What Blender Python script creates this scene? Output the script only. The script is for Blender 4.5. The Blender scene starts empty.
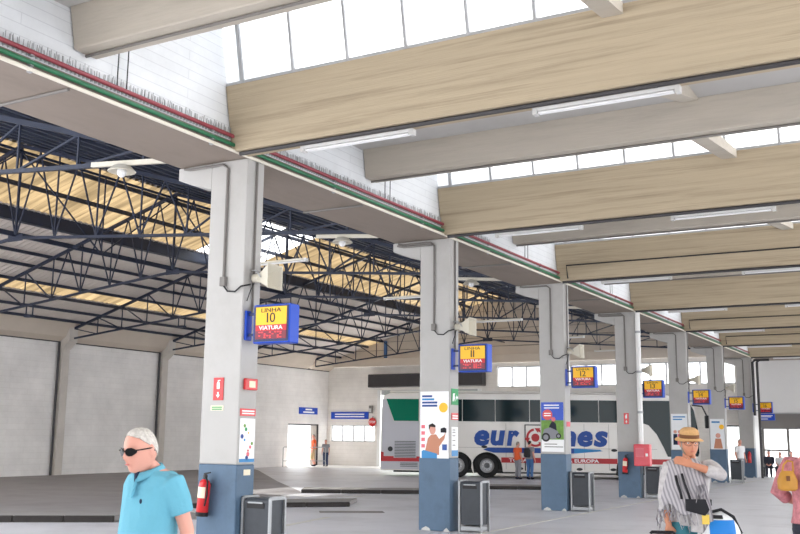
import bpy, bmesh, math, random
from mathutils import Vector, Matrix, Quaternion
random.seed(7)
SC = bpy.context.scene
COL = SC.collection
pi = math.pi

# ------------------------------------------------------------------ camera
FPX = 978.36
CAM = Vector((7.683, 0.0, 1.6))
def cam_axes(yaw, pitch, roll):
    f = Vector((-math.sin(yaw)*math.cos(pitch), math.cos(yaw)*math.cos(pitch), math.sin(pitch)))
    r = Vector((math.cos(yaw), math.sin(yaw), 0)); u = r.cross(f)
    c, s = math.cos(roll), math.sin(roll)
    return c*r + s*u, -s*r + c*u, f
CR, CU, CF = cam_axes(.5164, .1707, .0107)
cd = bpy.data.cameras.new('camera'); cam = bpy.data.objects.new('camera', cd); COL.objects.link(cam)
cd.sensor_width = 36.0; cd.lens = FPX/800*36.0; cd.clip_end = 400; cd.clip_start = .05
cam.matrix_world = Matrix(((CR.x, CU.x, -CF.x, CAM.x), (CR.y, CU.y, -CF.y, CAM.y), (CR.z, CU.z, -CF.z, CAM.z), (0, 0, 0, 1)))
SC.camera = cam

# ------------------------------------------------------------------ world, sun, exposure
w = bpy.data.worlds.new('sky'); SC.world = w; w.use_nodes = True
bg = w.node_tree.nodes['Background']; bg.inputs[0].default_value = (.96, .98, 1.0, 1); bg.inputs[1].default_value = 1.0
sd = bpy.data.lights.new('sun', 'SUN'); sd.energy = 3.0; sd.angle = math.radians(1.2); sd.color = (1, .97, .93)
sun = bpy.data.objects.new('sun', sd); COL.objects.link(sun)
sun.rotation_euler = Vector((.55, -.42, -1.0)).to_track_quat('-Z', 'Y').to_euler()
SC.view_settings.view_transform = 'Standard'; SC.view_settings.look = 'None'
SC.view_settings.gamma = 1.0; SC.view_settings.use_curve_mapping = False
SC.view_settings.exposure = 2.08
SC.cycles.use_denoising = True
SC.cycles.max_bounces = 10; SC.cycles.diffuse_bounces = 6; SC.cycles.transparent_max_bounces = 16
SC.cycles.sample_clamp_indirect = 6.0

# ------------------------------------------------------------------ materials
def L(r, g, b):
    f = lambda v: (v/255/12.92) if v/255 <= .04045 else ((v/255+.055)/1.055)**2.4
    return (f(r), f(g), f(b), 1)
MATS = {}
def mat(name, col, rough=.6, metal=0, var=0., scale=4, stretch=(1, 1, 1), bump=0., bscale=60, spec=.4, dark=None, dscale=1.2, damt=.5, coat=0, thin=None):
    m = bpy.data.materials.new(name); m.use_nodes = True
    nt = m.node_tree; N = nt.nodes; P = N['Principled BSDF']
    P.inputs['Base Color'].default_value = col; P.inputs['Roughness'].default_value = rough
    P.inputs['Metallic'].default_value = metal; P.inputs['Specular IOR Level'].default_value = spec
    P.inputs['Coat Weight'].default_value = coat
    if var or bump or dark:
        tc = N.new('ShaderNodeNewGeometry'); mp = N.new('ShaderNodeMapping'); mp.inputs['Scale'].default_value = stretch
        nt.links.new(tc.outputs['Position'], mp.inputs['Vector'])
        out = None
        if var:
            nz = N.new('ShaderNodeTexNoise'); nz.inputs['Scale'].default_value = scale; nz.inputs['Detail'].default_value = 5; nz.inputs['Roughness'].default_value = .65
            nt.links.new(mp.outputs[0], nz.inputs['Vector'])
            cr = N.new('ShaderNodeValToRGB'); cr.color_ramp.elements[0].position = .3; cr.color_ramp.elements[1].position = .72
            cr.color_ramp.elements[0].color = tuple(max(0, c*(1-var)) for c in col[:3])+(1,)
            cr.color_ramp.elements[1].color = tuple(min(1, c*(1+var*.8)) for c in col[:3])+(1,)
            nt.links.new(nz.outputs['Fac'], cr.inputs[0]); out = cr.outputs[0]
        if dark:
            n2 = N.new('ShaderNodeTexNoise'); n2.inputs['Scale'].default_value = dscale; n2.inputs['Detail'].default_value = 8; n2.inputs['Roughness'].default_value = .7
            nt.links.new(mp.outputs[0], n2.inputs['Vector'])
            r2 = N.new('ShaderNodeMapRange'); r2.inputs['From Min'].default_value = .5; r2.inputs['From Max'].default_value = .75; r2.inputs['To Max'].default_value = damt
            nt.links.new(n2.outputs['Fac'], r2.inputs['Value'])
            mx = N.new('ShaderNodeMix'); mx.data_type = 'RGBA'; mx.inputs['B'].default_value = dark; mx.inputs['A'].default_value = col
            nt.links.new(r2.outputs[0], mx.inputs['Factor'])
            if out: nt.links.new(out, mx.inputs['A'])
            out = mx.outputs['Result']
        if out: nt.links.new(out, P.inputs['Base Color'])
        if bump:
            n3 = N.new('ShaderNodeTexNoise'); n3.inputs['Scale'].default_value = bscale; n3.inputs['Detail'].default_value = 4
            nt.links.new(mp.outputs[0], n3.inputs['Vector'])
            b = N.new('ShaderNodeBump'); b.inputs['Strength'].default_value = bump; b.inputs['Distance'].default_value = .02
            nt.links.new(n3.outputs['Fac'], b.inputs['Height']); nt.links.new(b.outputs[0], P.inputs['Normal'])
    if thin:                                        # a sheet that lets a little daylight through
        tl_ = N.new('ShaderNodeBsdfTranslucent'); tl_.inputs[0].default_value = thin; ad = N.new('ShaderNodeAddShader')
        nt.links.new(P.outputs[0], ad.inputs[0]); nt.links.new(tl_.outputs[0], ad.inputs[1]); nt.links.new(ad.outputs[0], N['Material Output'].inputs[0])
    MATS[name] = m
    return m
def blockmat(name, col, mortar, bw, bh, axis, ms=.012, bump=.3, var=.06):
    """block courses for a wall whose face runs along the world axis 'axis' (0 = X, 1 = Y)"""
    m = mat(name, col, .8); nt = m.node_tree; N = nt.nodes; P = N['Principled BSDF']
    g = N.new('ShaderNodeNewGeometry'); sp = N.new('ShaderNodeSeparateXYZ'); cb = N.new('ShaderNodeCombineXYZ')
    nt.links.new(g.outputs['Position'], sp.inputs[0]); nt.links.new(sp.outputs[axis], cb.inputs[0]); nt.links.new(sp.outputs[2], cb.inputs[1])
    br = N.new('ShaderNodeTexBrick'); br.inputs['Scale'].default_value = 1; br.inputs['Brick Width'].default_value = bw; br.inputs['Row Height'].default_value = bh
    br.inputs['Mortar Size'].default_value = ms; br.inputs['Mortar Smooth'].default_value = .4
    br.inputs['Color1'].default_value = col; br.inputs['Color2'].default_value = tuple(c*(1-var) for c in col[:3])+(1,); br.inputs['Mortar'].default_value = mortar
    nt.links.new(cb.outputs[0], br.inputs['Vector'])
    nz = N.new('ShaderNodeTexNoise'); nz.inputs['Scale'].default_value = .6; nz.inputs['Detail'].default_value = 8; nz.inputs['Roughness'].default_value = .7
    nt.links.new(g.outputs['Position'], nz.inputs['Vector'])
    mr = N.new('ShaderNodeMapRange'); mr.inputs['From Min'].default_value = .35; mr.inputs['From Max'].default_value = .7; mr.inputs['To Min'].default_value = .86; mr.inputs['To Max'].default_value = 1.04
    nt.links.new(nz.outputs['Fac'], mr.inputs['Value'])
    mx = N.new('ShaderNodeMix'); mx.data_type = 'RGBA'; mx.blend_type = 'MULTIPLY'; mx.inputs['Factor'].default_value = 1
    nt.links.new(br.outputs['Color'], mx.inputs['A']); nt.links.new(mr.outputs[0], mx.inputs['B']); nt.links.new(mx.outputs['Result'], P.inputs['Base Color'])
    b = N.new('ShaderNodeBump'); b.inputs['Strength'].default_value = bump; b.inputs['Distance'].default_value = .015; b.invert = True
    nt.links.new(br.outputs['Fac'], b.inputs['Height']); nt.links.new(b.outputs[0], P.inputs['Normal'])
    return m
def sheetmat(name, col, transp, tcol=(1, 1, 1, 1), streak=0, gloss=.05):
    """thin light-passing sheet: translucent + clear"""
    m = bpy.data.materials.new(name); m.use_nodes = True; nt = m.node_tree; N = nt.nodes
    N.remove(N['Principled BSDF']); o = N['Material Output']
    tr = N.new('ShaderNodeBsdfTranslucent'); tr.inputs[0].default_value = col
    tp = N.new('ShaderNodeBsdfTransparent'); tp.inputs[0].default_value = tcol
    if streak:
        g = N.new('ShaderNodeNewGeometry'); mp = N.new('ShaderNodeMapping'); mp.inputs['Scale'].default_value = (.25, 3.2, .25)
        nz = N.new('ShaderNodeTexNoise'); nz.inputs['Scale'].default_value = 1.6; nz.inputs['Detail'].default_value = 4
        nt.links.new(g.outputs['Position'], mp.inputs[0]); nt.links.new(mp.outputs[0], nz.inputs['Vector'])
        cr = N.new('ShaderNodeValToRGB'); cr.color_ramp.elements[0].position = .32; cr.color_ramp.elements[1].position = .68
        cr.color_ramp.elements[0].color = tuple(c*(1-streak) for c in col[:3])+(1,); cr.color_ramp.elements[1].color = col
        nt.links.new(nz.outputs['Fac'], cr.inputs[0]); nt.links.new(cr.outputs[0], tr.inputs[0])
    mx = N.new('ShaderNodeMixShader'); mx.inputs[0].default_value = transp
    nt.links.new(tr.outputs[0], mx.inputs[1]); nt.links.new(tp.outputs[0], mx.inputs[2])
    gl = N.new('ShaderNodeBsdfGlossy'); gl.inputs['Roughness'].default_value = .08
    m2 = N.new('ShaderNodeMixShader'); m2.inputs[0].default_value = gloss
    nt.links.new(mx.outputs[0], m2.inputs[1]); nt.links.new(gl.outputs[0], m2.inputs[2]); nt.links.new(m2.outputs[0], o.inputs[0])
    MATS[name] = m; return m
M = MATS
mat('concrete_T', L(180, 165, 140), .85, var=.09, scale=2.0, stretch=(.32, 2, 13), bump=.25, bscale=9, dark=L(96, 84, 68), dscale=1.1, damt=.6)
mat('concrete_G', L(184, 176, 163), .85, var=.06, scale=2, stretch=(.5, 2, 5), bump=.2, bscale=9, dark=L(118, 111, 102), dscale=.8, damt=.3)
mat('edge_paint', L(142, 130, 120), .75, var=.06, scale=1.5, stretch=(1, .4, 1), dark=L(92, 84, 78), dscale=1.3, damt=.3)
mat('column_paint', L(180, 178, 175), .6, var=.03, scale=1.5, dark=L(156, 152, 146), dscale=1.6, damt=.35, bump=.05, bscale=30)
mat('column_blue', L(84, 108, 132), .5, var=.08, scale=3, dark=L(60, 76, 92), dscale=2.5, damt=.4)
mat('scuff_white', L(200, 200, 196), .8, var=.2, scale=20)
blockmat('brick_white', L(232, 235, 237), L(214, 217, 220), 2.4, .12, 1, ms=.006, bump=.15, var=.02)
blockmat('block_left', L(246, 243, 240), L(236, 232, 228), 1.6, .21, 1, ms=.008, bump=.12, var=.03)
blockmat('block_back', L(240, 236, 230), L(228, 223, 216), 1.6, .21, 0, ms=.008, bump=.12, var=.03)
mat('eave_panel', L(204, 192, 178), .8, var=.05, scale=1)
mat('pilaster', L(206, 199, 191), .8, var=.1, scale=2)
mat('dark_metal', L(62, 60, 62), .5, var=.1)
mat('navy_steel', L(34, 42, 62), .45, var=.2, scale=2)
mat('blue_steel', L(60, 100, 150), .45, var=.2, scale=2)
mat('purlin_steel', L(44, 50, 66), .5, var=.15, scale=2)
mat('roof_sheet', L(202, 194, 188), .6, var=.08, scale=1.2, thin=(.065, .063, .061, 1))
mat('roof_sheet_right', L(205, 209, 218), .6, var=.08, scale=1.2, thin=(.06, .063, .068, 1))
sheetmat('tan_sheet', (.40, .34, .25, 1), .0, streak=.4, gloss=.02)
sheetmat('clear_sheet', (.95, .97, 1, 1), .6, gloss=.02)
sheetmat('skylight_glass', (.96, .97, 1, 1), .12, gloss=.03)
sheetmat('window_glass', (.96, .97, .98, 1), .35, gloss=.04)
sheetmat('door_glass', (.9, .95, .95, 1), .8, gloss=.06)
mat('mullion', L(176, 178, 180), .5)
mat('white_paint', L(236, 236, 234), .5)
mat('wall_paint', L(222, 221, 219), .7, var=.03, scale=1)
mat('lamp_white', L(206, 205, 202), .35)
mat('tube_white', L(226, 226, 226), .25)
mat('pipe_red', L(146, 66, 74), .4, var=.1, scale=5)
mat('pipe_green', L(46, 112, 78), .4, var=.1, scale=5)
mat('pipe_cream', L(226, 220, 205), .5)
mat('conduit_grey', L(120, 116, 112), .5)
mat('cable_black', L(38, 38, 40), .5)
mat('galv', L(168, 170, 172), .45, metal=.3)
mat('sign_blue', L(16, 72, 190), .35)
mat('sign_dark', L(14, 34, 84), .4)
mat('sign_yellow', L(250, 190, 20), .4)
mat('sign_red', L(196, 24, 38), .4)
mat('led_dark', L(120, 10, 44), .3)
mat('led_red', L(255, 60, 70), .3)
mat('ink_black', L(22, 20, 22), .5)
mat('ink_white', L(246, 246, 246), .5)
mat('ink_blue', L(40, 70, 140), .5)
mat('safety_red', L(206, 34, 38), .35, coat=.3)
mat('safety_green', L(30, 150, 84), .4)
mat('hose_red', L(214, 40, 62), .3, coat=.3)
mat('label_cream', L(236, 226, 200), .5)
mat('speaker_beige', L(206, 200, 184), .5)
mat('bin_dark', L(58, 62, 68), .45, var=.12, scale=8)
mat('bin_frame', L(160, 162, 164), .45, metal=.4)
mat('kerb_dark', L(52, 48, 46), .8, var=.2, scale=6)
mat('island_top', L(150, 147, 144), .85, var=.1, scale=3)
mat('floor_concrete', L(212, 212, 217), .42, var=.07, scale=.45, stretch=(1, 1, 1), dark=L(134, 131, 130), dscale=.5, damt=.45, bump=.04, bscale=30, spec=.35)
mat('shaded_floor', L(148, 144, 144), .7, var=.12, scale=.8, dark=L(108, 104, 103), dscale=.6, damt=.4, bump=.1, bscale=50)  # darker floor tone with the hall's weaker light put into the colour
mat('pavement', L(238, 236, 232), .8, var=.08, scale=.6)
mat('floor_line', L(212, 210, 202), .7, var=.15, scale=8)
mat('grate', L(128, 125, 122), .6)
# bus
mat('bus_white', L(222, 218, 212), .25, coat=.5)
mat('bus_grey', L(186, 186, 192), .3, coat=.4)
mat('bus_red', L(178, 40, 46), .35)
mat('bus_blue', L(20, 70, 150), .35)
mat('bus_cyan', L(40, 130, 190), .35)
mat('bus_glass', L(14, 36, 40), .08, spec=.2)
mat('bus_glass_green', L(14, 110, 84), .1, spec=.2)
mat('bus_trim', L(34, 36, 38), .4)
mat('rubber', L(28, 28, 30), .8)
mat('rim', L(188, 188, 190), .35, metal=.5)
mat('rim_dark', L(96, 98, 100), .45, metal=.4)
# people
mat('skin', L(218, 158, 140), .5)
mat('skin_tan', L(198, 134, 104), .5)
mat('hair_white', L(208, 202, 194), .8, var=.2, scale=45, bump=.6, bscale=70)
mat('hair_grey', L(150, 140, 128), .7, var=.15, scale=60)
mat('hair_dark', L(40, 32, 28), .7, var=.15, scale=60)
mat('lip', L(196, 112, 104), .5)
mat('polo', L(104, 174, 196), .8, var=.05, scale=6, bump=.8, bscale=9)
mat('polo_dark', L(28, 40, 66), .8)
mat('jeans', L(44, 60, 96), .8, var=.15, scale=20)
mat('teal_cloth', L(64, 128, 142), .8, var=.12, scale=12)
mat('straw', L(200, 156, 104), .8, var=.15, scale=70)
mat('straw_band', L(112, 72, 44), .8)
mat('tunic', L(190, 186, 186), .85, var=.2, scale=22)
mat('strap_black', L(26, 26, 32), .7)
mat('bag_blue', L(28, 130, 214), .5)
mat('bag_white', L(236, 238, 240), .5)
mat('bag_black', L(30, 30, 36), .6)
mat('tag_yellow', L(240, 206, 90), .5)
mat('pink_print', L(190, 122, 128), .85, var=.35, scale=26)
mat('mustard', L(184, 132, 52), .55, var=.12, scale=9)
mat('orange_cloth', L(240, 106, 60), .8)
mat('white_cloth', L(232, 232, 232), .85)
mat('blue_cloth', L(70, 110, 160), .85)
mat('dark_cloth', L(44, 46, 58), .85)
mat('grey_cloth', L(140, 140, 146), .85)
mat('khaki_cloth', L(196, 170, 130), .85)
mat('scarf_pink', L(226, 120, 130), .85)
mat('lens_black', L(14, 12, 14), .12, spec=.25)
mat('foliage', L(120, 160, 80), .8, var=.4, scale=6)
mat('bark', L(90, 76, 62), .9)
def stripemat(name, c1, c2, scale, ax=(1, 0, .25)):
    m = mat(name, c1, .9); nt = m.node_tree; N = nt.nodes
    tc = N.new('ShaderNodeTexCoord'); dp = N.new('ShaderNodeVectorMath'); dp.operation = 'DOT_PRODUCT'; dp.inputs[1].default_value = ax
    nz = N.new('ShaderNodeTexNoise'); nz.inputs['Scale'].default_value = 4
    ad = N.new('ShaderNodeMath'); ad.operation = 'MULTIPLY_ADD'; ad.inputs[1].default_value = .06
    sn = N.new('ShaderNodeMath'); sn.operation = 'MULTIPLY'; sn.inputs[1].default_value = scale
    fr = N.new('ShaderNodeMath'); fr.operation = 'SINE'
    cr = N.new('ShaderNodeValToRGB'); cr.color_ramp.elements[0].position = .35; cr.color_ramp.elements[1].position = .6
    cr.color_ramp.elements[0].color = c1; cr.color_ramp.elements[1].color = c2
    mr = N.new('ShaderNodeMapRange'); mr.inputs['From Min'].default_value = -1
    nt.links.new(tc.outputs['Object'], dp.inputs[0]); nt.links.new(tc.outputs['Object'], nz.inputs['Vector'])
    nt.links.new(nz.outputs['Fac'], ad.inputs[0]); nt.links.new(dp.outputs['Value'], ad.inputs[2]); nt.links.new(ad.outputs[0], sn.inputs[0])
    nt.links.new(sn.outputs[0], fr.inputs[0]); nt.links.new(fr.outputs[0], mr.inputs['Value']); nt.links.new(mr.outputs[0], cr.inputs[0])
    nt.links.new(cr.outputs[0], N['Principled BSDF'].inputs['Base Color'])
stripemat('shawl', L(142, 138, 144), L(184, 180, 183), 210)

# ------------------------------------------------------------------ mesh builder
OFF = {}
class MB:
    def __init__(s): s.v = []; s.f = []; s.m = []; s.mi = 0
    def face(s, idx): s.f.append(tuple(idx)); s.m.append(s.mi)
    def add(s, vs, fs):
        b = len(s.v); s.v += [tuple(v) for v in vs]
        for f in fs: s.face([b+i for i in f])
        return s
    def box(s, x0, x1, y0, y1, z0, z1):
        return s.add([(x0,y0,z0),(x1,y0,z0),(x1,y1,z0),(x0,y1,z0),(x0,y0,z1),(x1,y0,z1),(x1,y1,z1),(x0,y1,z1)],
                     [(0,3,2,1),(4,5,6,7),(0,1,5,4),(1,2,6,5),(2,3,7,6),(3,0,4,7)])
    def prism(s, poly, axis, a, b):
        """poly in the two other axes (cyclic order: axis 0 -> (y,z), 1 -> (x,z), 2 -> (x,y))"""
        def pt(p, t): return (t, p[0], p[1]) if axis == 0 else ((p[0], t, p[1]) if axis == 1 else (p[0], p[1], t))
        n = len(poly); vs = [pt(p, a) for p in poly]+[pt(p, b) for p in poly]
        fs = [tuple(range(n))[::-1], tuple(range(n, 2*n))]+[(i, (i+1) % n, n+(i+1) % n, n+i) for i in range(n)]
        return s.add(vs, fs)
    def loft(s, rings, cap=True):
        n = len(rings[0]); vs = [p for r in rings for p in r]; fs = []
        for k in range(len(rings)-1):
            for i in range(n):
                j = (i+1) % n; fs.append((k*n+i, k*n+j, (k+1)*n+j, (k+1)*n+i))
        if cap: fs += [tuple(range(n))[::-1], tuple((len(rings)-1)*n+i for i in range(n))]
        return s.add(vs, fs)
    def tube(s, pts, r, seg=8, cap=True, round_=False):
        pts = [Vector(p) for p in pts]; rs = list(r) if hasattr(r, '__len__') else [r]*len(pts)
        if round_:
            d0 = (pts[0]-pts[1]).normalized(); d1 = (pts[-1]-pts[-2]).normalized()
            pts = [pts[0]+d0*rs[0]*.85, pts[0]+d0*rs[0]*.5]+pts+[pts[-1]+d1*rs[-1]*.5, pts[-1]+d1*rs[-1]*.85]
            rs = [rs[0]*.45, rs[0]*.85]+rs+[rs[-1]*.85, rs[-1]*.45]
        rings = []; prev = None
        for i, p in enumerate(pts):
            d = (pts[min(i+1, len(pts)-1)]-pts[max(i-1, 0)]).normalized()
            if prev is None:
                a = d.orthogonal().normalized()
            else:
                a = prev-d*prev.dot(d); a = a.normalized() if a.length > 1e-6 else d.orthogonal().normalized()
            prev = a; b = d.cross(a)
            rings.append([p+(a*math.cos(2*pi*k/seg)+b*math.sin(2*pi*k/seg))*rs[i] for k in range(seg)])
        return s.loft(rings, cap)
    def cyl(s, a, b, r, seg=16): return s.tube([a, b], r, seg)
    def lathe(s, prof, c=(0, 0, 0), seg=20, ax=2, cap=True):
        """profile of (radius, height) along axis ax through c"""
        rings = []
        for r, h in prof:
            ring = []
            for k in range(seg):
                u, v = r*math.cos(2*pi*k/seg), r*math.sin(2*pi*k/seg)
                p = (u, v, h) if ax == 2 else ((h, u, v) if ax == 0 else (v, h, u))
                ring.append((p[0]+c[0], p[1]+c[1], p[2]+c[2]))
            rings.append(ring)
        return s.loft(rings, cap)
    def ell(s, c, rx, ry, rz, seg=16, rings=10, rot=None):
        R = []
        for j in range(rings+1):
            t = pi*j/rings; t = min(max(t, .06), pi-.06)
            ring = []
            for k in range(seg):
                q = Vector((rx*math.sin(t)*math.cos(2*pi*k/seg), ry*math.sin(t)*math.sin(2*pi*k/seg), -rz*math.cos(t)))
                if rot: q = rot @ q
                ring.append(q+Vector(c))
            R.append(ring)
        return s.loft(R)
    def xf(s, mtx):
        s.v = [tuple(mtx @ Vector(v)) for v in s.v]; return s
    def mesh(s, name, mats, smooth=False, bevel=0, off=None):
        me = bpy.data.meshes.new(name)
        vs = s.v if off is None else [(v[0]-off.x, v[1]-off.y, v[2]-off.z) for v in s.v]
        me.from_pydata(vs, [], s.f)
        for m_ in (mats if isinstance(mats, (list, tuple)) else [mats]): me.materials.append(M[m_])
        me.polygons.foreach_set('material_index', s.m)
        bm = bmesh.new(); bm.from_mesh(me)
        bmesh.ops.recalc_face_normals(bm, faces=bm.faces[:])
        if bevel: bmesh.ops.bevel(bm, geom=bm.edges[:], offset=bevel, segments=1, affect='EDGES', clamp_overlap=True)
        bm.to_mesh(me); bm.free()
        if smooth:
            me.polygons.foreach_set('use_smooth', [True]*len(me.polygons))
            if smooth != 2: me.set_sharp_from_angle(angle=math.radians(40))
        me.update(); return me
    def build(s, name, mats, parent=None, smooth=False, bevel=0, world=True):
        off = OFF.get(parent.name) if (parent and world) else None
        return put(name, s.mesh(name, mats, smooth, bevel, off), parent)
def put(name, me, parent=None, loc=(0, 0, 0), rot=(0, 0, 0), scale=(1, 1, 1)):
    o = bpy.data.objects.new(name, me); COL.objects.link(o); o.parent = parent
    o.location = loc; o.rotation_euler = rot; o.scale = scale
    if parent is not None: OFF[o.name] = OFF.get(parent.name, Vector())
    return o
def tag(o, label, cat, group=None):
    o['label'] = label; o['category'] = cat
    if group: o['group'] = group
    return o
def thing(name, label, cat, loc=(0, 0, 0), rz=0, group=None):
    o = bpy.data.objects.new(name, None); COL.objects.link(o); o.empty_display_size = .1
    o.location = loc; o.rotation_euler = (0, 0, rz); OFF[o.name] = Vector(loc)
    return tag(o, label, cat, group)
def struct(o): o['kind'] = 'structure'; return o
def sroot(name, loc=(0, 0, 0)):
    o = bpy.data.objects.new(name, None); COL.objects.link(o); o.location = loc; OFF[o.name] = Vector(loc); o['kind'] = 'structure'; return o
def copy_tree(o, parent=None):
    c = o.copy(); COL.objects.link(c); c.parent = parent
    for ch in list(o.children): copy_tree(ch, c)
    return c
_bars = {}
def bar(name, p, q, wd, mt, parent, hgt=None):
    """a straight member: shared unit bar, placed, turned and stretched"""
    if mt not in _bars: _bars[mt] = MB().box(-.5, .5, -.5, .5, -.5, .5).mesh('bar_'+mt, mt)
    p, q = Vector(p), Vector(q); d = q-p
    o = put(name, _bars[mt], parent)
    o.location = (p+q)/2-OFF.get(parent.name, Vector()); o.rotation_euler = d.to_track_quat('Z', 'Y').to_euler(); o.scale = (wd, hgt or wd, d.length)
    return o
_txt = {}
def text(s, mt, parent, pos, width, height, name='lettering', face='-Y', bold=False, shear=0, depth=.004, rotz=None):
    """flat raised lettering fitted to width x height, centred at pos (world, or local to parent offset)"""
    key = (s, mt, bold, shear)
    if key not in _txt:
        cu = bpy.data.curves.new('txt', 'FONT'); cu.body = s; cu.align_x = 'CENTER'; cu.align_y = 'CENTER'; cu.extrude = .01; cu.shear = shear
        cu.resolution_u = 3
        if bold: cu.offset = .018 if bold is True else bold
        to = bpy.data.objects.new('txt', cu); COL.objects.link(to)
        me = bpy.data.meshes.new_from_object(to.evaluated_get(bpy.context.evaluated_depsgraph_get()))
        bpy.data.objects.remove(to); bpy.data.curves.remove(cu)
        xs = [v.co.x for v in me.vertices]; ys = [v.co.y for v in me.vertices]
        cx, cy = (max(xs)+min(xs))/2, (max(ys)+min(ys))/2; wx, wy = max(xs)-min(xs), max(ys)-min(ys)
        for v in me.vertices: v.co.x = (v.co.x-cx)/wx; v.co.y = (v.co.y-cy)/wy; v.co.z /= .02
        me.materials.clear(); me.materials.append(M[mt]); _txt[key] = me
    o = put(name, _txt[key], parent)
    o.location = Vector(pos)-OFF.get(parent.name, Vector())
    o.rotation_euler = (pi/2, 0, {'-Y': 0, '+X': pi/2, '-X': -pi/2, '+Y': pi}[face] if rotz is None else rotz)
    o.scale = (width, height, depth)
    return o
# ------------------------------------------------------------------ grid
Y0, SP = 9.57, 5.764
YK = [Y0+SP*k for k in range(7)]
YT = [10.0+5.45*k for k in range(7)]           # trusses of the left hall
XW, YB, YR = -22.1, 44.7, 46.5                  # left wall, back wall of the hall, back wall of the aisle
XE = 13.0                                       # open right side
RX, RZ = -11.7, 8.62                            # ridge
def zl(x): return 12.14+.298*x                  # left roof slope
def zr(x): return RZ+(5.42-RZ)/(-.75-RX)*(x-RX) # right roof slope

# ------------------------------------------------------------------ ground and floor
fl = struct(MB().box(-60, 40, -14, 90, -.4, 0).build('floor', 'floor_concrete'))
pv = MB()
pv.prism([(-22.1, 40.2), (-18.2, 41.4), (-14.6, 42.6), (-13.2, 44.9), (-13.2, 47), (-22.1, 47)], 2, .0, .012)
pv.build('pavement_apron', 'pavement', fl)
pv = MB(); pv.prism([(-22.1, 5), (-12, 8.7), (-5.7, 13.3), (-4.7, 15.2), (-7.3, 16.4), (-8.4, 23), (-13, 28), (-20, 36), (-22.1, 38)], 2, .0, .006); pv.build('floor_shade_patch', 'shaded_floor', fl)  # dim light on the hall floor, painted as a darker patch
def line_strip(p, q, wd, nm='floor_line', mt='floor_line'):
    p, q = Vector((p[0], p[1], 0)), Vector((q[0], q[1], 0)); d = (q-p).normalized(); n = Vector((-d.y, d.x, 0))*wd/2
    m = MB(); m.prism([((a).x, (a).y) for a in (p-n, q-n, q+n, p+n)], 2, .001, .005); return m.build(nm, mt, fl)
line_strip((-2.9, 14.6), (-3.3, 16.6), .12); line_strip((-9, 21), (-6.2, 22.6), .1); line_strip((.55, 2), (.55, 44), .05)
dr = line_strip((-4.2, 17.6), (-3.1, 18.4), .5, 'drain_grate', 'grate')

# raised bay islands with dark kerb stones
def island(p0, p1, depth, h, label, skew=.5):
    p0, p1 = Vector(p0), Vector(p1); d = (p1-p0).normalized(); n = Vector((-d.y, d.x)); ln = (p1-p0).length
    t = thing('bay_island', label, 'kerb', (p0.x, p0.y, 0), math.atan2(d.y, d.x))
    m = MB(); m.prism([(0, .12), (ln-.1, .12), (ln+skew, depth), (0, depth)], 2, 0, h-.005); m.build('island_slab', 'island_top', t, world=False)
    k = max(2, round(ln/1.0)); st = MB().box(0, ln/k-.012, 0, .12, 0, h).mesh('kerb_stone', 'kerb_dark', bevel=.012)
    for i in range(k): put('kerb_stone', st, t, (i*ln/k, 0, 0))
    return t
island((-8.6, 11.2), (-5.75, 13.3), 1.3, .115, 'long dark-edged bay island behind the man in the blue polo shirt')
island((-7.3, 16.4), (-4.5, 19.3), 1.4, .10, 'bay island with a slanted end beside the floor drain')
island((-8.4, 22.9), (-4.6, 25.2), 1.3, .10, 'bay island with dark kerb stones behind the line eleven column')
island((-6.9, 27.2), (-2.6, 29.6), 1.3, .10, 'bay island in front of the two people by the coach')

# ------------------------------------------------------------------ left wall
wl = sroot('wall_left', (XW, 20, 0))
m = MB(); m.box(XW-.3, XW, 16, 41.1, 0, 5.0); m.box(XW-.3, XW, 41.1, 43.9, 2.15, 5.0); m.box(XW-.3, XW, 43.9, YB+.3, 0, 5.0)
m.build('block_wall', 'block_left', wl)
for i, y in enumerate([-1.0+5.45*j+.05 for j in range(0, 10)]):
    y1 = y+5.45
    if y > YB-.5 or y < 15: continue
    m = MB(); m.prism([(XW-.1, 5.0), (XW+.02, 5.0), (XW+.34, 5.18), (XW+.66, 5.72), (XW-.1, 5.72)], 1, y+.24, min(y1-.02, YB)); m.build('eave_panel', 'eave_panel', wl)
    if y < 41:
        m = MB(); m.box(XW, XW+.2, y-.17, y+.17, 0, 4.75); m.prism([(XW, 4.72), (XW+.2, 4.72), (XW+.55, 5.0), (XW+.55, 5.62), (XW, 5.62)], 1, y-.2, y+.2)
        m.build('pilaster', 'pilaster', wl)
        MB().cyl((XW+.1, y-.27, 0), (XW+.1, y-.27, 5.0), .045, 8).build('downpipe', 'dark_metal', wl, smooth=True)
MB().box(XW-.02, XW+.05, 16, YB, 4.98, 5.05).build('eave_rail', 'dark_metal', wl)
dl = sroot('door_1', (XW, 42.5, 0))
m = MB(); m.box(XW-.2, XW-.05, 41.1, 41.18, 0, 2.15); m.box(XW-.2, XW-.05, 43.82, 43.9, 0, 2.15); m.box(XW-.2, XW-.05, 41.18, 43.82, 2.08, 2.15); m.build('door_frame', 'dark_metal', dl)
MB().box(XW-.16, XW-.1, 43.3, 43.82, 0, 2.08).build('door_leaf', 'pilaster', dl)
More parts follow.
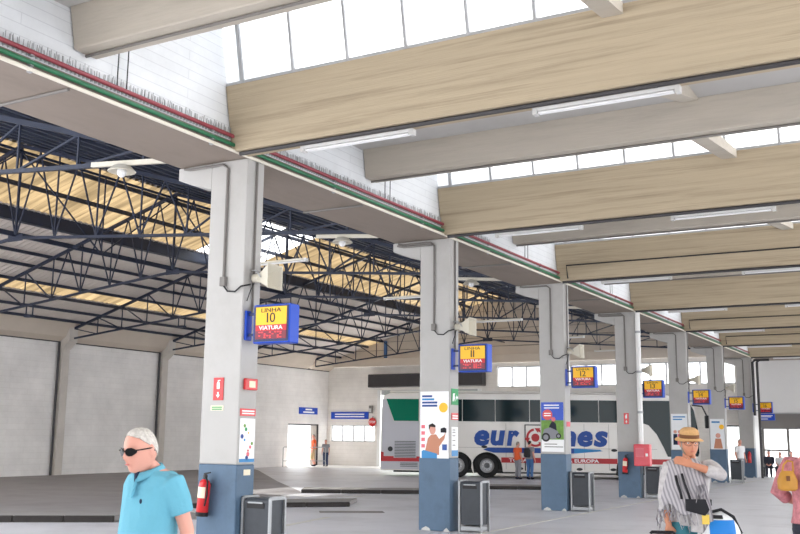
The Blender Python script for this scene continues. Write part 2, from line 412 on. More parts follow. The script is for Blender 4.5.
# ------------------------------------------------------------------ back wall of the hall
wb = sroot('wall_back', (-11, YB, 0))
DX0, DX1 = -18.9, -13.0
HW0, HW1, HZ0, HZ1 = -12.1, -.75, 4.0, 5.02
m = MB()
m.box(XW-.3, -21.87, YB, YB+.3, 0, 5.2); m.box(-19.12, DX0, YB, YB+.3, 0, 5.2)
m.box(-21.87, -19.12, YB, YB+.3, 0, 1.26); m.box(-21.87, -19.12, YB, YB+.3, 2.13, 5.2)
m.box(DX0, DX1, YB, YB+.3, 3.95, 5.2)
m.box(DX1, HW0, YB, YB+.3, 0, 5.2)
m.box(HW0, -1.5, YB, YB+.3, 0, HZ0); m.box(-1.5, -.45, YB, YB+.3, 2.2, HZ0); m.box(-.45, -.1, YB, YB+.3, 0, HZ0)
m.box(HW0, HW1, YB, YB+.3, HZ1, 5.2); m.box(HW1, -.1, YB, YB+.3, HZ0, 5.2)
m.build('block_wall', 'block_back', wb)
MB().box(XW, -.1, YB-.22, YB, 5.2, 5.62).build('ring_beam', 'eave_panel', wb, bevel=.02)
z = 5.62; hs = .44
while z < 8.5:                                   # gable cladding, one board above the other
    z1 = min(z+hs-.025, 8.6); pts = []
    xl = lambda q: max(XW, (q-12.14)/.298+.02); xr = lambda q: min(-.1, RX+(q-RZ)/((5.42-RZ)/(-.75-RX)))
    if xr(z1)-xl(z1) > .1:
        MB().prism([(xl(z), z), (xr(z), z), (xr(z1), z1), (xl(z1), z1)], 1, YB+.02, YB+.12).build('cladding_board', 'eave_panel', wb)
    z += hs
MB().prism([(XW, 5.62), (-.1, 5.62), (RX+(8.5-RZ)/((5.42-RZ)/(-.75-RX)), 8.5), ((8.5-12.14)/.298, 8.5)], 1, YB+.13, YB+.2).build('gable_backing', 'dark_metal', wb)
for x in (-18.5, -15.2, -8.6, -5.0, -1.8):
    MB().box(x-.07, x+.07, YB-.1, YB+.02, 5.62, min(zl(x), zr(x))-.1).build('gable_post', 'blue_steel', wb)
# window strips
def winstrip(nm, x0, x1, z0, z1, n, mt='window_glass'):
    r = sroot(nm, ((x0+x1)/2, YB, z0)); g = (x1-x0)/n
    m = MB(); m.box(x0, x1, YB+.08, YB+.2, z0, z0+.05); m.box(x0, x1, YB+.08, YB+.2, z1-.05, z1)
    for i in range(n+1): m.box(x0+i*g-.03, x0+i*g+.03, YB+.08, YB+.2, z0+.05, z1-.05)
    m.build('window_frame', 'mullion', r)
    for i in range(n): MB().box(x0+i*g+.03, x0+(i+1)*g-.03, YB+.13, YB+.14, z0+.05, z1-.05).build('pane', mt, r)
winstrip('window_1', -21.87, -19.12, 1.26, 2.13, 4)
for j in range(5): winstrip('window_%d' % (j+2), HW0+j*2.27, HW0+(j+1)*2.27, HZ0, HZ1, 3)
d2 = sroot('door_2', (-16, YB, 0))
m = MB(); m.box(DX0-.05, DX0+.14, YB-.06, YB+.3, 0, 3.95); m.box(DX1-.14, DX1+.05, YB-.06, YB+.3, 0, 3.95); m.build('door_jamb', 'white_paint', d2)
MB().box(DX0-.4, DX1+.3, YB-.5, YB, 4.08, 4.76).build('shutter_box', 'dark_metal', d2, bevel=.03)
for i in range(3): MB().box(DX0+.1, DX1-.1, YB+.05, YB+.1, 3.95+.0-.085*i-.08, 3.95-.085*i).build('shutter_slat', 'galv', d2)
d3 = sroot('door_3', (-1., YB, 0))
m = MB(); m.box(-1.5, -1.43, YB+.02, YB+.2, 0, 2.2); m.box(-.52, -.45, YB+.02, YB+.2, 0, 2.2); m.box(-1.43, -.52, YB+.02, YB+.2, 2.13, 2.2); m.build('door_frame', 'dark_metal', d3)
MB().box(-1.43, -.52, YB+.1, YB+.11, 0.01, 2.13).build('pane', 'door_glass', d3)
# ------------------------------------------------------------------ back wall of the aisle
wr = sroot('wall_back_aisle', (4, YR, 0))
m = MB(); m.box(-.3, XE, YR, YR+.3, 2.72, 8); m.box(5.4, XE, YR, YR+.3, 0, 2.72); m.box(-.3, -.1, YB+.3, YR, 0, 5.2); m.box(-.3, -.05, YR, YR+.3, 0, 2.72); m.build('plain_wall', 'wall_paint', wr)
MB().box(-.3, 5.4, YR-.12, YR+.3, 2.12, 2.72).build('lintel', 'conduit_grey', wr)
MB().box(-.1, XE, YR-.03, YR, 2.72, 2.78).build('wall_trim', 'mullion', wr)
d4 = sroot('door_4', (2.4, YR, 0)); xs = [-.02, 1.03, 2.6, 4.0, 5.4]
m = MB(); m.box(-.05, 5.4, YR, YR+.12, 2.06, 2.12)
for x in xs: m.box(x-.05, x+.05, YR, YR+.12, 0, 2.06)
m.box(.03, .98, YR, YR+.12, 1.1, 1.18); m.build('door_frame', 'conduit_grey', d4)
for i in range(4):
    a, b = xs[i]+.05, xs[i+1]-.05
    for z0, z1 in (((.02, 1.1), (1.18, 2.06)) if i == 0 else ((.02, 2.06),)): MB().box(a, b, YR+.05, YR+.06, z0, z1).build('pane', 'door_glass', d4)

# ------------------------------------------------------------------ roof of the left hall: sheets, each its own piece
rf = sroot('ceiling', (-11, 20, 5))
SW = 1.09
def sheet(x0, x1, fz, mt, dz, n=10):
    """one corrugated sheet running from x0 to x1 down the slope, SW wide along Y"""
    m = MB(); t = .012; P = []
    for i in range(n+1):
        y = (-SW/2+SW*i/n)*1.004; c = .018 if i % 2 else -.018
        P.append((y, c))
    vs = []
    for x in (x0, x1):
        for y, c in P: vs.append((x, y, fz(x)+dz+c+t))
        for y, c in P: vs.append((x, y, fz(x)+dz+c))
    k = n+1; q = 2*k; fs = []
    for i in range(n):
        fs += [(i, i+1, q+i+1, q+i), (k+i, q+k+i, q+k+i+1, k+i+1), (i, k+i, k+i+1, i+1), (q+i, q+i+1, q+k+i+1, q+k+i)]
    fs += [(0, q, q+k, k), (n, k+n, q+k+n, q+n)]
    m.add(vs, fs); return m.mesh('roof_sheet', mt, off=Vector((0, 0, 0)))
def zsheet(m_, x0, x1, fz, mt, dz):
    return sheet(x0, x1, fz, mt, dz)
rows = [('translucent_sheet', RX-.02, -14.78, zl, 'tan_sheet', .03), ('roof_sheet', -14.7, -18.85, zl, 'roof_sheet', .02), ('translucent_sheet', -18.82, -19.6, zl, 'tan_sheet', .03),
        ('roof_sheet', -19.57, -22.35, zl, 'roof_sheet', .02), ('roof_sheet', RX+.02, -6.2, zr, 'roof_sheet_right', .03), ('roof_sheet', -6.25, -.65, zr, 'roof_sheet_right', .02)]
RY0 = 5.6
ny = int((YB-RY0)/SW)+1
for nm, a, b, fz, mt, dz in rows:
    me = sheet(a, b, fz, mt, dz); mc = sheet(a, b, fz, 'clear_sheet', dz) if a == RX-.02 else None
    for i in range(ny):
        y = RY0+SW*(i+.5)
        if mc and 24.9 < y < 28.7: put('clear_sheet', mc, rf, (11, y-20, -5))
        else: put(nm, me, rf, (11, y-20, -5))
MB().prism([(RX-.3, RZ-.03), (RX, RZ+.12), (RX+.3, RZ-.03), (RX+.3, RZ), (RX, RZ+.16), (RX-.3, RZ)], 1, RY0, YB+.3).build('ridge_cap', 'roof_sheet', rf)
for x in (-12.3, -13.5): bar('purlin', (x, RY0, zl(x)-.07), (x, YB, zl(x)-.07), .06, 'purlin_steel', rf, .12)
for x in (-15.26, -15.99, -16.93, -17.7, -18.71, -19.6, -20.5, -21.31): bar('purlin', (x, RY0, zl(x)-.07), (x, YB, zl(x)-.05), .055, 'purlin_steel', rf, .1)
bar('purlin_girder', (-14.84, RY0, zl(-14.84)-.14), (-14.84, YB, zl(-14.84)-.14), .16, 'navy_steel', rf, .36)
for i in range(12):
    x = -11.0+i*.9; bar('purlin', (x, RY0, zr(x)-.06), (x, YB, zr(x)-.06), .06, 'purlin_steel', rf, .11)

# ------------------------------------------------------------------ steel trusses
def truss(k, y, label):
    t = thing('roof_truss', label, 'truss', (XW, y, 5.1), group='steel roof trusses of the bus hall')
    tl = lambda x: zl(x)-.2; tr = lambda x: zr(x)-.22
    bl = lambda x: 5.12+(x+21.7)*.105; br = lambda x: 5.33+(-1.0-x)*(bl(RX)-5.33)/(-1.0-RX)
    st = 'navy_steel' if k != 2 else 'blue_steel'
    bar('top_chord', (-21.6, y, tl(-21.6)), (RX, y, tl(RX)), .085, 'navy_steel', t); bar('top_chord', (RX, y, tl(RX)), (-.9, y, tr(-.9)), .085, 'navy_steel', t)
    bar('bottom_chord', (-21.6, y, bl(-21.6)), (RX, y, bl(RX)), .065, 'navy_steel', t); bar('bottom_chord', (RX, y, bl(RX)), (-.9, y, br(-.9)), .065, 'navy_steel', t)
    n = 8
    for xa, xb, tf, bf in ((-21.6, RX, tl, bl), (-.9, RX, tr, br)):
        for i in range(n):
            x0 = xa+(xb-xa)*i/n; x1 = xa+(xb-xa)*(i+1)/n; xm = (x0+x1)/2
            bar('web_vertical', (x0, y, tf(x0)), (x0, y, bf(x0)), .031, 'navy_steel', t)
            if i < 4: bar('web_diagonal', (x0, y, tf(x0)), (x1, y, bf(x1)), .036, 'navy_steel', t)
            else:
                bar('web_diagonal', (xm, y, tf(xm)), (x0, y, bf(x0)), .031, 'navy_steel', t); bar('web_diagonal', (xm, y, tf(xm)), (x1, y, bf(x1)), .031, 'navy_steel', t)
    bar('king_post', (RX, y, tl(RX)), (RX, y, bl(RX)), .05, 'navy_steel', t)
    bar('gusset_plate', (RX-.25, y, bl(RX)), (RX+.25, y, bl(RX)), .02, 'navy_steel', t, .16)
    return t
where = ['springing from the line %s column' % w_ for w_ in ('ten', 'eleven', 'twelve', 'thirteen', 'fourteen', 'fifteen')]+[ 'closest to the end gable']
for k, y in enumerate(YT): truss(k, y, 'dark blue steel lattice roof truss '+where[k])
# longitudinal bracing below the ridge and the right slope
for x, zt, zb, lb in ((RX, RZ-.3, 6.22, 'dark blue lengthwise bracing girder under the hall ridge'),):
    t = thing('bracing_girder', lb, 'girder', (x, 20, zb))
    bar('bottom_chord', (x, RY0, zb), (x, YB, zb), .045, 'navy_steel', t); bar('top_chord', (x, RY0, zt), (x, YB, zt), .06, 'navy_steel', t)
    for k in range(-2, 7):
        y = 10+5.45*k; h = 5.45/2
        for a, b in (((y, zt), (y+h, zb)), ((y+h, zb), (y+2*h, zt)), ((y+h, zb), (y+h, zt)), ):
            if a[0] > RY0 and max(a[0], b[0]) < YB: bar('web_member', (x, a[0], a[1]), (x, b[0], b[1]), .031, 'navy_steel', t)

# ------------------------------------------------------------------ edge beam over the column row, white brick wall above
eb = tag(MB().box(-1.15, 0, -4, YR, 5.09, 5.22).build('edge_beam', 'edge_paint', bevel=.012), 'long painted concrete edge beam resting on the row of columns', 'beam')
wu = sroot('wall_upper', (-.1, 20, 5.22))
MB().box(-.3, -.01, -4, YR, 5.22, 8.0).build('brick_wall', 'brick_white', wu)
sp = MB(); y = 3.6
while y < 17:
    for dx in (.012, .03):
        sp.tube([(dx+.0, y, 5.222), (dx+random.uniform(-.012, .02), y+random.uniform(-.012, .012), 5.222+random.uniform(.13, .16))], .0045, 4)
    y += .055
o = sp.build('bird_spikes', 'galv', wu); o['kind'] = 'stuff'
# ------------------------------------------------------------------ concrete roof beams and skylights of the aisle
TW = [Y0+SP*k-.34 for k in range(-1, 7)]; GW = [Y0+SP*k+2.85 for k in range(-1, 6)]
NW = ('ten', 'eleven', 'twelve', 'thirteen', 'fourteen', 'fifteen', 'sixteen', 'seventeen')
def bname(k): return 'line %s column' % NW[k]
ca = sroot('ceiling_aisle', (6, 20, 5))
for i, y in enumerate(TW):
    k = i-1
    m = MB().prism([(y, 5.08), (y-.17, 5.88), (y+.12, 5.88), (y+.29, 5.08)], 0, .0, XE)
    lb = 'tan concrete roof beam meeting the wall above the '+bname(k) if k >= 0 else 'tan concrete roof beam overhead before the line ten column'
    tag(m.build('roof_beam', 'concrete_T', bevel=.012), lb, 'beam', 'tan roof beams')
for i, y in enumerate(GW):
    k = i-1
    m = MB().prism([(y, 5.49), (y-.2, 6.5), (y+.12, 6.5), (y+.31, 5.49)], 0, .0, XE)
    lb = 'grey concrete roof beam midway between %s and the next' % bname(k) if k >= 0 else 'grey concrete roof beam carrying the two hanging rods'
    o = tag(m.build('roof_beam', 'concrete_G', bevel=.012), lb, 'beam', 'grey roof beams')
    yt = TW[i+1] if i+1 < len(TW) else None
    # roof of the tooth: from the head of the glazing back to the grey beam
    MB().prism([(y-.2, 6.5), (y-.2, 6.62), (yt-.4, 7.12), (yt-.4, 7.0)], 0, -.01, XE).build('roof_slab', 'column_paint', ca)
    # gutter slab between the tan beam and the next grey beam
for i, y in enumerate(TW[:-1]):
    yg = GW[i]
    MB().box(-.01, XE, y+.12, yg-.1, 5.92, 6.0).build('gutter_slab', 'column_paint', ca)
MB().box(.1, XE, TW[-1]+.1, YR, 5.1, 5.2).build('end_slab', 'edge_paint', ca)
MB().box(-.01, XE, -12, TW[0]+.1, 5.95, 6.05).build('rear_slab_added', 'column_paint', ca)  # unseen slab added behind the camera to shade the aisle
wf = sroot('wall_front_added', (6, -12, 0)); MB().box(0, XE+.3, -12.3, -12, 0, 6.05).build('plain_wall', 'conduit_grey', wf)  # unseen dark wall added behind the camera to dim the column fronts
ws = sroot('wall_upper_right_added', (XE, 20, 5)); MB().box(XE, XE+.3, -12, YR, 5.09, 8.0).build('brick_wall', 'brick_white', ws)  # unseen upper wall added to cut side light between the beams
# struts from beam to beam
for i, y in enumerate(GW):
    yt = TW[i+1]
    for x in (4.95, 9.9):
        MB().prism([(y+.25, 5.5), (y+.25, 5.7), (yt-.1, 5.9), (yt-.1, 5.78)], 0, x-.11, x+.11).build('strut', 'concrete_G', ca)
        MB().prism([(TW[i]+.2, 5.2), (TW[i]+.2, 5.4), (y-.05, 6.1), (y-.05, 5.9)], 0, x-.11, x+.11).build('strut', 'concrete_G', ca)
# glazing: frame with separate panes
PW = .775
panes = {}
for i in range(len(GW)):
    yt = TW[i+1]-.17; h = 1.12; dy = -.23
    r = thing('skylight', 'row of white skylight panes above the tan beam at the %s' % bname(i) if i < 7 else '', 'skylight', (0, yt, 5.88), group='skylight rows')
    n = int((XE-.2)/PW)
    for j in range(n+1):
        x = .24+j*PW
        bar('mullion', (x, yt+.05, 5.88), (x, yt+.05+dy, 5.88+h), .035 if j else .06, 'mullion', r, .05)
    bar('glazing_rail', (0, yt+.05, 5.9), (XE, yt+.05, 5.9), .05, 'mullion', r); bar('glazing_rail', (0, yt+.05+dy, 5.88+h), (XE, yt+.05+dy, 5.88+h), .05, 'mullion', r)
    if not panes:
        panes['p'] = MB().add([(0, 0, 0), (PW-.03, 0, 0), (PW-.03, dy, h), (0, dy, h), (0, .006, 0), (PW-.03, .006, 0), (PW-.03, dy+.006, h), (0, dy+.006, h)],
                              [(0, 1, 2, 3), (7, 6, 5, 4), (0, 4, 5, 1), (1, 5, 6, 2), (2, 6, 7, 3), (3, 7, 4, 0)]).mesh('pane', 'skylight_glass')
    for j in range(-1, n): put('pane', panes['p'], r, (.255+j*PW if j >= 0 else .0, .05, 0), scale=(1 if j >= 0 else .3, 1, 1))
# fluorescent battens under the tan beams
def batten(x0, x1, y, z, label, grp, rz=0, hm='lamp_white'):
    t = thing('batten_lamp', label, 'lamp', ((x0+x1)/2, y, z), rz, group=grp); ln = x1-x0
    m = MB().prism([(-.045, 0), (.045, 0), (.035, -.035), (-.035, -.035)], 0, -ln/2, ln/2); m.build('housing', hm, t, world=False)
    for s in (-.35, .35): MB().box(s*ln-.02, s*ln+.02, -.03, .03, 0, .04).build('mount', 'dark_metal', t, world=False)
    for s in (-1, 1): MB().cyl((-ln/2+.04, s*.022, -.052), (ln/2-.04, s*.022, -.052), .014, 8).build('tube', 'tube_white', t, smooth=True, world=False)
    for s in (-1, 1): MB().box(s*ln/2-.025, s*ln/2+.025, -.045, .045, -.07, 0).build('end_cap', 'lamp_white', t, world=False)
    return t
for i, y in enumerate(TW[1:]):
    for j, (a, b) in enumerate(((1.0, 2.5), (4.0, 5.5), (7.0, 8.5))):
        batten(a, b, y+.15, 5.04, '%s fluorescent batten under the tan beam at the %s' % (('first', 'second', 'third')[j]+' white', bname(i)), 'battens under the roof beams')
    cy = y+.05
    MB().cyl((.1, cy-.0, 5.05), (XE, cy-.0, 5.05), .026, 6).build('soffit_shade_conduit', 'dark_metal', ca)  # lamp conduit made thick and dark for the shade under the tan beam
for i, y in enumerate(GW): MB().cyl((.02, y+.15, 5.468), (XE, y+.15, 5.468), .016, 6).build('beam_conduit', 'conduit_grey', ca)
# dark conduits looping down the face of the line twelve and line fourteen beams
for k in (2, 4, 5):
    y = TW[k+1]-.1; MB().tube([(.25, y+.08, 5.12), (.25, y-.02, 5.4), (XE, y-.02, 5.4)], .016, 6).build('beam_conduit', 'cable_black', ca)
# ------------------------------------------------------------------ service pipes along the edge beam
for nm, mt, x, z, r, lb in (('sprinkler_pipe', 'pipe_red', .045, 5.262, .026, 'red painted service pipe running along the edge beam'),
                            ('service_pipe', 'pipe_green', .045, 5.155, .025, 'green painted service pipe running along the edge beam'),
                            ('cable_trunking', 'pipe_cream', .035, 5.086, .022, 'cream trunking along the bottom of the edge beam')):
    t = thing(nm, lb, 'pipe', (x, -3, z))
    MB().cyl((x, -3, z), (x, YR-.2, z), r, 10).build('pipe_run', mt, t, smooth=True)
    for j in range(1, 18): MB().box(.003, x+r*.3, j*2.7-2.0, j*2.7-1.96, z-r-.008, z+r+.008).build('pipe_clip', 'galv', t)
t = thing('hanging_rods', 'pair of thin dark rods hanging from the grey beam to the pipes', 'rod', (.3, 7.2, 5.3))
for y in (7.22, 7.36): MB().cyl((.06, y, 5.28), (.06, y, 5.9), .007, 6).build('rod', 'cable_black', t)
for k in range(0, 3):
    y = GW[k+1]+.5
    t = thing('hanging_rods', 'pair of thin dark rods hanging beyond the %s' % bname(k), 'rod', (.3, y, 5.3))
    for d in (0, .16): MB().cyl((.06, y+d, 5.28), (.06, y+d, 5.95), .007, 6).build('rod', 'cable_black', t)
for k in range(0, 5):
    MB().cyl((-1.15, YK[0]-2.9+k*SP, 5.075), (-.05, YK[0]-2.9+k*SP, 5.075), .018, 6).build('soffit_conduit', 'conduit_grey', eb)

# ------------------------------------------------------------------ columns
WX, WY = .6, .345
def column(k):
    y = YK[k]
    t = thing('concrete_column', 'white concrete column with blue-grey painted base carrying the line %s sign' % NW[k], 'column', (-WX/2, y+WY/2, 0), group='row of concrete columns')
    zp = 1.23
    MB().box(-WX, 0, y, y+WY, zp, 5.09).build('shaft', 'column_paint', t, bevel=.012)
    MB().box(-WX-.003, .003, y-.003, y+WY+.003, 0, zp).build('painted_base', 'column_blue', t, bevel=.012)
    MB().prism([(-WX, 4.74), (-WX, 5.09), (-1.18, 5.09), (-1.18, 4.93), (-.95, 4.84)], 1, y+.01, y+WY-.01).build('corbel', 'column_paint', t, bevel=.01)
    s = MB()
    for j in range(4): s.box(-WX+random.uniform(0, .5), -WX+.06+random.uniform(.0, .5), y-.006, y-.002, .0, .05)
    for a, b, h in ((-.57, -.38, .07), (-.2, -.02, .05)): s.prism([(a, 0), (b, 0), (b-.03, h*.6), ((a+b)/2, h), (a+.02, h*.5)], 1, y-.006, y-.002)
    s2 = MB()
    for a, b, h in ((-.55, -.36, .07), (-.12, -.0, .06)): s2.prism([(a, 0), (b, 0), (b-.03, h*.6), ((a+b)/2, h), (a+.02, h*.5)], 1, y-.006, y-.001)
    s2.build('chipped_paint', 'scuff_white', t)
    # conduits on the front face
    cx = -.31
    m = MB(); m.tube([(-1.05, y-.02, 5.06), (-.95, y-.02, 5.04), (cx-.08, y-.02, 5.04), (cx, y-.02, 4.98), (cx, y-.02, 3.56)], .018, 8); m.build('conduit', 'conduit_grey', t, smooth=True)
    if k in (1, 3): MB().tube([(-1.05, y-.055, 5.02), (-.92, y-.055, 4.99), (cx, y-.055, 4.99)], .02, 8).build('conduit', 'conduit_grey', t, smooth=True)
    MB().box(cx-.045, cx+.045, y-.05, y, 3.44, 3.56).build('junction_box', 'conduit_grey', t, bevel=.008)
    MB().tube([(cx, y-.03, 3.46), (cx+.08, y-.03, 3.37), (cx+.2, y-.03, 3.36), (-.02, y-.03, 3.42), (.03, y+.1, 3.46)], .011, 6).build('cable', 'cable_black', t, smooth=True)
    if k != 3:
        MB().tube([(.02, y+.17, 5.06), (.02, y+.17, 3.2), (.03, y+.14, 3.1)], .014, 8).build('conduit', 'conduit_grey', t, smooth=True)
    return t
COLS = [column(k) for k in range(7)]
# stand pipe of the line thirteen column
t = thing('stand_pipe', 'white stand pipe on the line thirteen column above the red hose box', 'pipe', (.085, YK[3]-.09, 1.5))
MB().cyl((.085, YK[3]-.09, 1.45), (.085, YK[3]-.09, 5.06), .07, 14).build('pipe_run', 'white_paint', t, smooth=True)
for z in (2.3, 3.4, 4.5): MB().lathe([(.072, -.03), (.08, -.03), (.08, .03), (.072, .03)], (.085, YK[3]-.09, z), 14).build('pipe_collar', 'galv', t)
# ------------------------------------------------------------------ route signs
def route_sign(k, extra=False):
    y = YK[k]+.04; n = 10+k; d = .2; x0, x1, z0, z1 = .14, .70, 2.70, 3.18
    if k == 6: x0 += .1; x1 += .1
    t = thing('route_sign', 'blue box sign with yellow panel for line %s on its column' % NW[k], 'sign', (x0, y, z0), group='route signs on the columns')
    MB().box(x0, x1, y, y+d, z0, z1).build('sign_box', 'sign_blue', t, bevel=.012)
    MB().box(x0+.02, x1-.02, y-.006, y, z0+.02, z1-.02).build('front_frame', 'sign_dark', t)
    a, b = x0+.05, x1-.045
    MB().box(a, b, y-.012, y-.006, z0+.225, z1-.035).build('yellow_panel', 'sign_yellow', t)
    MB().box(a, b, y-.012, y-.006, z0+.15, z0+.225).build('red_panel', 'sign_red', t)
    led = MB().box(a, b, y-.012, y-.006, z0+.05, z0+.15).build('display', 'led_dark', t)
    xm = (a+b)/2
    text('LINHA', 'ink_black', t, (xm, y-.014, z1-.075), .3, .05)
    ws_ = [.02 if q == '1' else .082 for q in str(n)]; xc = xm-(sum(ws_)+.025)/2
    for q, wq in zip(str(n), ws_): text(q, 'ink_black', t, (xc+wq/2, y-.014, z1-.168), wq, .12, 'numeral', bold=False); xc += wq+.025
    text('VIATURA', 'ink_white', t, (xm, y-.014, z0+.188), .36, .05, bold=True)
    rr = random.Random(n)
    dm = MB()
    for i in range(9):
        for j in range(4):
            if rr.random() < .55: dm.box(a+.05+i*.04, a+.078+i*.04, y-.015, y-.012, z0+.062+j*.021, z0+.076+j*.021)
    o = dm.build('display_dots', 'led_red', led); o['kind'] = 'stuff'
    for z in (z0+.1, z0+.36): MB().box(.0, x0, y+.04, y+.08, z, z+.03).build('bracket_arm', 'sign_dark', t)
    MB().box(.0, .03, y+.0, y+.12, z0+.05, z0+.42).build('bracket_plate', 'sign_blue', t, bevel=.005)
    return t
for k in range(7): route_sign(k)
t = thing('notice_sign', 'small blue notice board with white lines under the line sixteen sign', 'sign', (.24, YK[6], 2.4), group=None)
MB().box(.22, .88, YK[6]+.04, YK[6]+.12, 2.4, 2.68).build('board', 'sign_blue', t)
for z, w in ((2.6, .5), (2.55, .44), (2.46, .3)): MB().box(.3, .3+w, YK[6]+.034, YK[6]+.04, z-.016, z+.016).build('text_line', 'ink_white', t)

# ------------------------------------------------------------------ loudspeakers
def speaker(k, z, dirx=1):
    y = YK[k]+.17
    t = thing('horn_speaker', 'beige square horn loudspeaker on the line %s column' % NW[k], 'loudspeaker', (.05, y, z), group='horn loudspeakers')
    def sq(x, h, v): return [(x, y-h, z-v), (x, y+h, z-v), (x, y+h, z+v), (x, y-h, z+v)]
    m = MB(); m.loft([sq(.12, .05, .05), sq(.2, .075, .075), sq(.34, .14, .14), sq(.36, .155, .155), sq(.345, .135, .135), sq(.22, .05, .05)]); m.build('horn', 'speaker_beige', t)
    MB().cyl((.03, y, z), (.13, y, z), .06, 14).build('driver', 'speaker_beige', t, smooth=True)
    m = MB(); m.tube([(.0, y-.03, z+.1), (.12, y-.09, z+.09), (.2, y-.09, z)], .008, 6); m.tube([(.2, y+.09, z), (.12, y+.09, z+.09), (.0, y+.03, z+.1)], .008, 6); m.build('bracket', 'galv', t)
    MB().tube([(.05, y-.02, z-.05), (.06, y-.1, z-.16), (.02, y-.12, z-.3)], .007, 6).build('cable', 'cable_black', t)
for k, z in ((0, 3.54), (1, 3.5), (2, 3.52), (3, 3.45), (4, 3.5), (5, 3.5)): speaker(k, z)

# ------------------------------------------------------------------ litter bins
def bin_(k, x0=.1, dy=.0):
    y = YK[k]+.1+dy
    t = thing('litter_bin', 'dark grey litter bin with pale side frame beside the line %s column' % NW[k], 'bin', (x0+.22, y+.15, 0), group='litter bins by the columns')
    wv, d, h = .44, .3, .84
    MB().prism([(y+.015, .12), (y, h-.04), (y+.03, h), (y+d-.03, h), (y+d, h-.04), (y+d-.015, .12)], 0, x0+.03, x0+wv-.03).build('body', 'bin_dark', t, bevel=.01)
    MB().box(x0+.08, x0+wv-.1, y-.008, y+.004, h-.12, h-.06).build('slot', 'ink_black', t)
    MB().box(x0+.1, x0+wv-.12, y-.014, y-.002, h-.062, h-.045).build('slot_lip', 'bin_frame', t)
    for x in (x0, x0+wv-.03): MB().prism([(y-.01, 0), (y-.01, h), (y+.02, h+.02), (y+d-.02, h+.02), (y+d+.01, h), (y+d+.01, 0), (y+d-.02, 0), (y+d-.02, h-.02), (y+.02, h-.02), (y+.02, 0)], 0, x, x+.03).build('side_frame', 'bin_frame', t)
    MB().box(x0+.03, x0+wv-.03, y+.0, y+d, .02, .1).build('base_plate', 'bin_frame', t, bevel=.01)
bin_(0, .02); bin_(1, .12); bin_(2, .06); bin_(3, .1); bin_(5, .08)

# ------------------------------------------------------------------ safety gear
def extinguisher(k, x, zc):
    y = YK[k]-.02
    t = thing('fire_extinguisher', 'red fire extinguisher hung on the painted base of the line %s column' % NW[k], 'fire extinguisher', (x, y, zc-.22), group='fire extinguishers on the columns')
    r = .072; yc = y-r
    R = Matrix.Translation((x, yc, zc)) @ Matrix.Rotation(math.radians(4), 4, 'Y')
    def g(mb): return mb.xf(R)
    g(MB().lathe([(.06, -.235), (r, -.21), (r, .12), (.06, .165), (.03, .19)], seg=18)).build('cylinder', 'safety_red', t, smooth=True)
    g(MB().lathe([(.076, -.25), (.078, -.2), (.073, -.2)], seg=18)).build('base_ring', 'ink_black', t)
    g(MB().lathe([(.024, .185), (.028, .2), (.028, .235), (.018, .25)], seg=12)).build('valve', 'dark_metal', t, smooth=True)
    g(MB().prism([(-.02, .24), (.07, .27), (.07, .285), (-.02, .262)], 1, -.012, .012)).build('handle', 'ink_black', t)
    g(MB().tube([(.02, -.02, .22), (.085, -.05, .17), (.088, -.045, .0), (.07, -.05, -.12)], .011, 6)).build('hose', 'ink_black', t, smooth=True)
    m = MB(); n = 8
    a = [(-.9+1.8*i/n) for i in range(n+1)]
    vs = [((r+.002)*math.sin(q), -(r+.002)*math.cos(q), z) for z in (-.03, .1) for q in a]
    m.add(vs, [(i, i+1, n+2+i, n+1+i) for i in range(n)]); g(m).build('label', 'label_cream', t)
    MB().box(x-.04, x+.04, y-.03, y+.022, zc+.1, zc+.14).build('bracket', 'dark_metal', t)
extinguisher(0, -.42, .86); extinguisher(3, -.37, .88)
def ext_sign(k, x0, x1, z0, z1):
    y = YK[k]
    t = thing('extinguisher_sign', 'red plate with white extinguisher and arrow on the line %s column' % NW[k], 'sign', (x0, y, z0), group='extinguisher plates')
    MB().box(x0, x1, y-.012, y-.001, z0, z1).build('plate', 'safety_red', t); c = (x0+x1)/2; h = z1-z0; yy = y-.013
    def P(poly, nm='pictogram'): MB().prism([(c+px, z0+pz*h) for px, pz in poly], 1, yy-.003, yy).build(nm, 'ink_white', t)
    P([(-.022, .5), (.022, .5), (.022, .76), (.01, .82), (-.01, .82), (-.022, .76)]); P([(-.008, .83), (.03, .86), (.03, .9), (-.008, .88)])
    P([(-.01, .36), (.01, .36), (.01, .24), (.03, .24), (0, .1), (-.03, .24), (-.01, .24)], 'arrow')
ext_sign(0, -.405, -.25, 2.01, 2.29); ext_sign(3, -.40, -.26, 1.98, 2.28)
t = thing('notice_plate', 'narrow white plate with green lines below the extinguisher plate', 'sign', (-.34, YK[0], 1.9))
MB().box(-.44, -.24, YK[0]-.008, YK[0]-.001, 1.885, 1.945).build('plate', 'label_cream', t)
for z in (1.9, 1.925): MB().box(-.42, -.26, YK[0]-.011, YK[0]-.008, z-.007, z+.007).build('text_line', 'safety_green', t)
